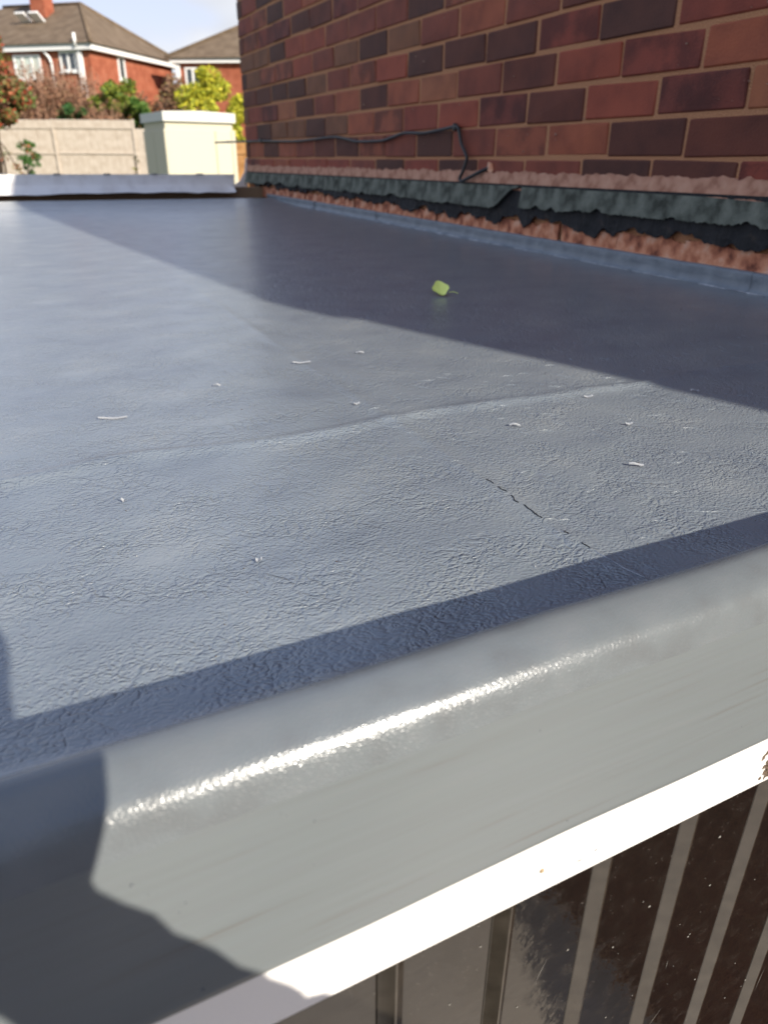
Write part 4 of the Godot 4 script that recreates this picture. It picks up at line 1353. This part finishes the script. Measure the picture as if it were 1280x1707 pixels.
func make_person() -> void:
	var yaw := deg_to_rad(26.84)
	var pitch := deg_to_rad(25.708)
	var head := Vector3(sin(yaw), 0, -cos(yaw))
	var rt := Vector3(cos(yaw), 0, sin(yaw))
	var fw := head * cos(pitch) - Vector3.UP * sin(pitch)
	var up := Vector3.UP * cos(pitch) + head * sin(pitch)
	var ph := thing("phone", "black phone held up over the kerb by the photographer", "phone", V(0, 0, 0))
	var pb := obj("case", chamfer_box(Vector3(0.072, 0.150, 0.008), 0.003), mats.phone, ph)
	pb.transform = Transform3D(Basis(rt, up, -fw), -fw * 0.008 - up * 0.055 + rt * 0.019)
	var at := V(-0.16, -EYE + 0.18, 0.52)
	var stool := thing("step_stool", "low dark step stool on the drive under the photographer", "step stool", V(-0.16, -EYE, 0.50))
	obj("tread", chamfer_box(Vector3(0.46, 0.03, 0.40), 0.006), mats.phone, stool).position = Vector3(0, 0.162, 0)
	for sx in [-1, 1]:
		for sz in [-1, 1]:
			obj("leg", chamfer_box(Vector3(0.035, 0.14, 0.035), 0.004), mats.phone, stool).position = Vector3(0.19 * sx, 0.076, 0.16 * sz)
	var p := thing("person", "person in dark jacket and trousers reaching up to hold the phone", "person", at)
	var L := func(x: float, y: float, z: float) -> Vector3: return V(x, y + 0.18, z) - at
	var hip: Vector3 = L.call(-0.16, -1.30, 0.52)
	var chest: Vector3 = L.call(-0.15, -0.92, 0.50)
	var neck: Vector3 = L.call(-0.14, -0.70, 0.48)
	var crown: Vector3 = L.call(-0.13, -0.545, 0.45)
	var sr: Vector3 = L.call(0.085, -0.69, 0.42)
	var er: Vector3 = V(0.238, -0.255, 0.215) - at
	var wr: Vector3 = V(0.050, -0.072, 0.075) - at
	var hr: Vector3 = V(0.080, -0.002, 0.052) - at
	var sl: Vector3 = L.call(-0.34, -0.76, 0.50)
	var el: Vector3 = L.call(-0.42, -1.05, 0.53)
	var wl: Vector3 = L.call(-0.40, -1.30, 0.46)
	var body := [
		[hip, chest, 0.125, 0.145], [chest, neck + Vector3(0, -0.06, 0.01), 0.14, 0.085], [neck + Vector3(0, -0.05, 0), neck + Vector3(0, 0.06, -0.01), 0.055, 0.052],
		[crown + Vector3(0, 0.015, 0.01), crown + Vector3(0.005, 0.03, -0.015), 0.085, 0.083], [crown + Vector3(0.01, -0.05, -0.03), crown + Vector3(0.01, -0.075, -0.045), 0.058, 0.042],
		[crown + Vector3(0.02, -0.015, -0.095), crown + Vector3(0.02, -0.035, -0.105), 0.010, 0.014],
		[crown + Vector3(0.085, -0.015, 0.0), crown + Vector3(0.085, 0.015, 0.0), 0.014, 0.018], [crown + Vector3(-0.085, -0.015, 0.0), crown + Vector3(-0.085, 0.015, 0.0), 0.014, 0.018],
		[chest + Vector3(0.1, 0.12, 0), sr, 0.08, 0.07], [sr, er, 0.055, 0.042], [er, wr, 0.041, 0.021],
		[chest + Vector3(-0.1, 0.12, 0), sl, 0.08, 0.07], [sl, el, 0.052, 0.040], [el, wl, 0.039, 0.027], [wl, L.call(-0.385, -1.38, 0.43), 0.030, 0.034], [L.call(-0.385, -1.38, 0.43), L.call(-0.375, -1.45, 0.43), 0.026, 0.012],
	]
	for s in [-1.0, 1.0]:
		var hj := hip + Vector3(0.085 * s, -0.02, 0)
		var kn: Vector3 = L.call(-0.16 + 0.10 * s, -1.76, 0.50)
		var an: Vector3 = L.call(-0.16 + 0.11 * s, -2.13, 0.54)
		body.append_array([[hj, kn, 0.088, 0.056], [kn, an, 0.054, 0.036], [an + Vector3(0, -0.055, 0.03), an + Vector3(0.01 * s, -0.06, -0.16), 0.032, 0.028]])
	obj("body", field(body, 0.017, 0.035), mats.skin, p)
	var coat := []
	for i in [0, 1, 8, 9, 11, 12, 13]:
		var b: Array = body[i]
		coat.append([b[0], b[1], b[2] + 0.016, b[3] + 0.016])
	coat.append([er, er.lerp(wr, 0.55), 0.052, 0.035])
	obj("jacket", field(coat, 0.022, 0.04), mats.jacket, p)
	var trs := []
	for i in [16, 17, 19, 20]:
		var b: Array = body[i]
		trs.append([b[0], b[1], b[2] + 0.014, b[3] + 0.02])
	trs.append([hip + Vector3(-0.06, 0.03, 0), hip + Vector3(0.06, 0.03, 0), 0.125, 0.125])
	obj("trousers", field(trs, 0.024, 0.04), mats.trousers, p)
	obj("hair", field([[crown + Vector3(0, 0.04, 0.03), crown + Vector3(0, 0.055, -0.02), 0.083, 0.075], [crown + Vector3(0, 0.0, 0.05), crown + Vector3(0, -0.04, 0.05), 0.065, 0.05]], 0.016, 0.03), mats.hair, p)
	for s in [-1.0, 1.0]:
		var an: Vector3 = L.call(-0.16 + 0.11 * s, -2.13, 0.54)
		obj("shoe", field([[an + Vector3(0, -0.045, 0.03), an + Vector3(0.01 * s, -0.05, -0.17), 0.042, 0.038]], 0.014, 0.02), mats.phone, p)
	# the raised right hand: palm behind the phone's edge, four fingers curled round that edge, thumb across its near face
	var palm := hr
	var hand := [[wr, palm, 0.020, 0.024], [palm + up * 0.006, palm + up * 0.022, 0.026, 0.022], [palm, palm + rt * 0.004 + up * 0.018, 0.024, 0.020]]
	for i in 4:
		var base := palm + up * (0.034 - i * 0.0160) + fw * 0.010 - rt * 0.002
		var ln: float = [0.94, 1.0, 0.95, 0.78][i]
		var k1 := base + (-rt * 0.012 + fw * 0.008) * ln
		var k2 := k1 + (-rt * 0.018 - fw * 0.001 - up * 0.002) * ln
		var k3 := k2 + (-rt * 0.013 - fw * 0.004 - up * 0.002) * ln
		hand.append_array([[base, k1, 0.0105, 0.0095], [k1, k2, 0.0092, 0.0084], [k2, k3, 0.0084, 0.0070]])
	var tb := palm + up * 0.006 - fw * 0.018 - rt * 0.010
	var t1 := tb + up * 0.010 - fw * 0.004 - rt * 0.026
	hand.append_array([[tb, t1, 0.014, 0.0115], [t1, t1 + up * 0.008 - rt * 0.024, 0.011, 0.0085]])
	obj("hand", field(hand, 0.0036, 0.006), mats.skin, p)


func _ready() -> void:
	rng.seed = 20241
	setup_view()
	make_materials()
	make_setting()
	make_garage()
	make_house()
	make_far_houses()
	make_garden()
	make_cable()
	make_litter()
	make_person()
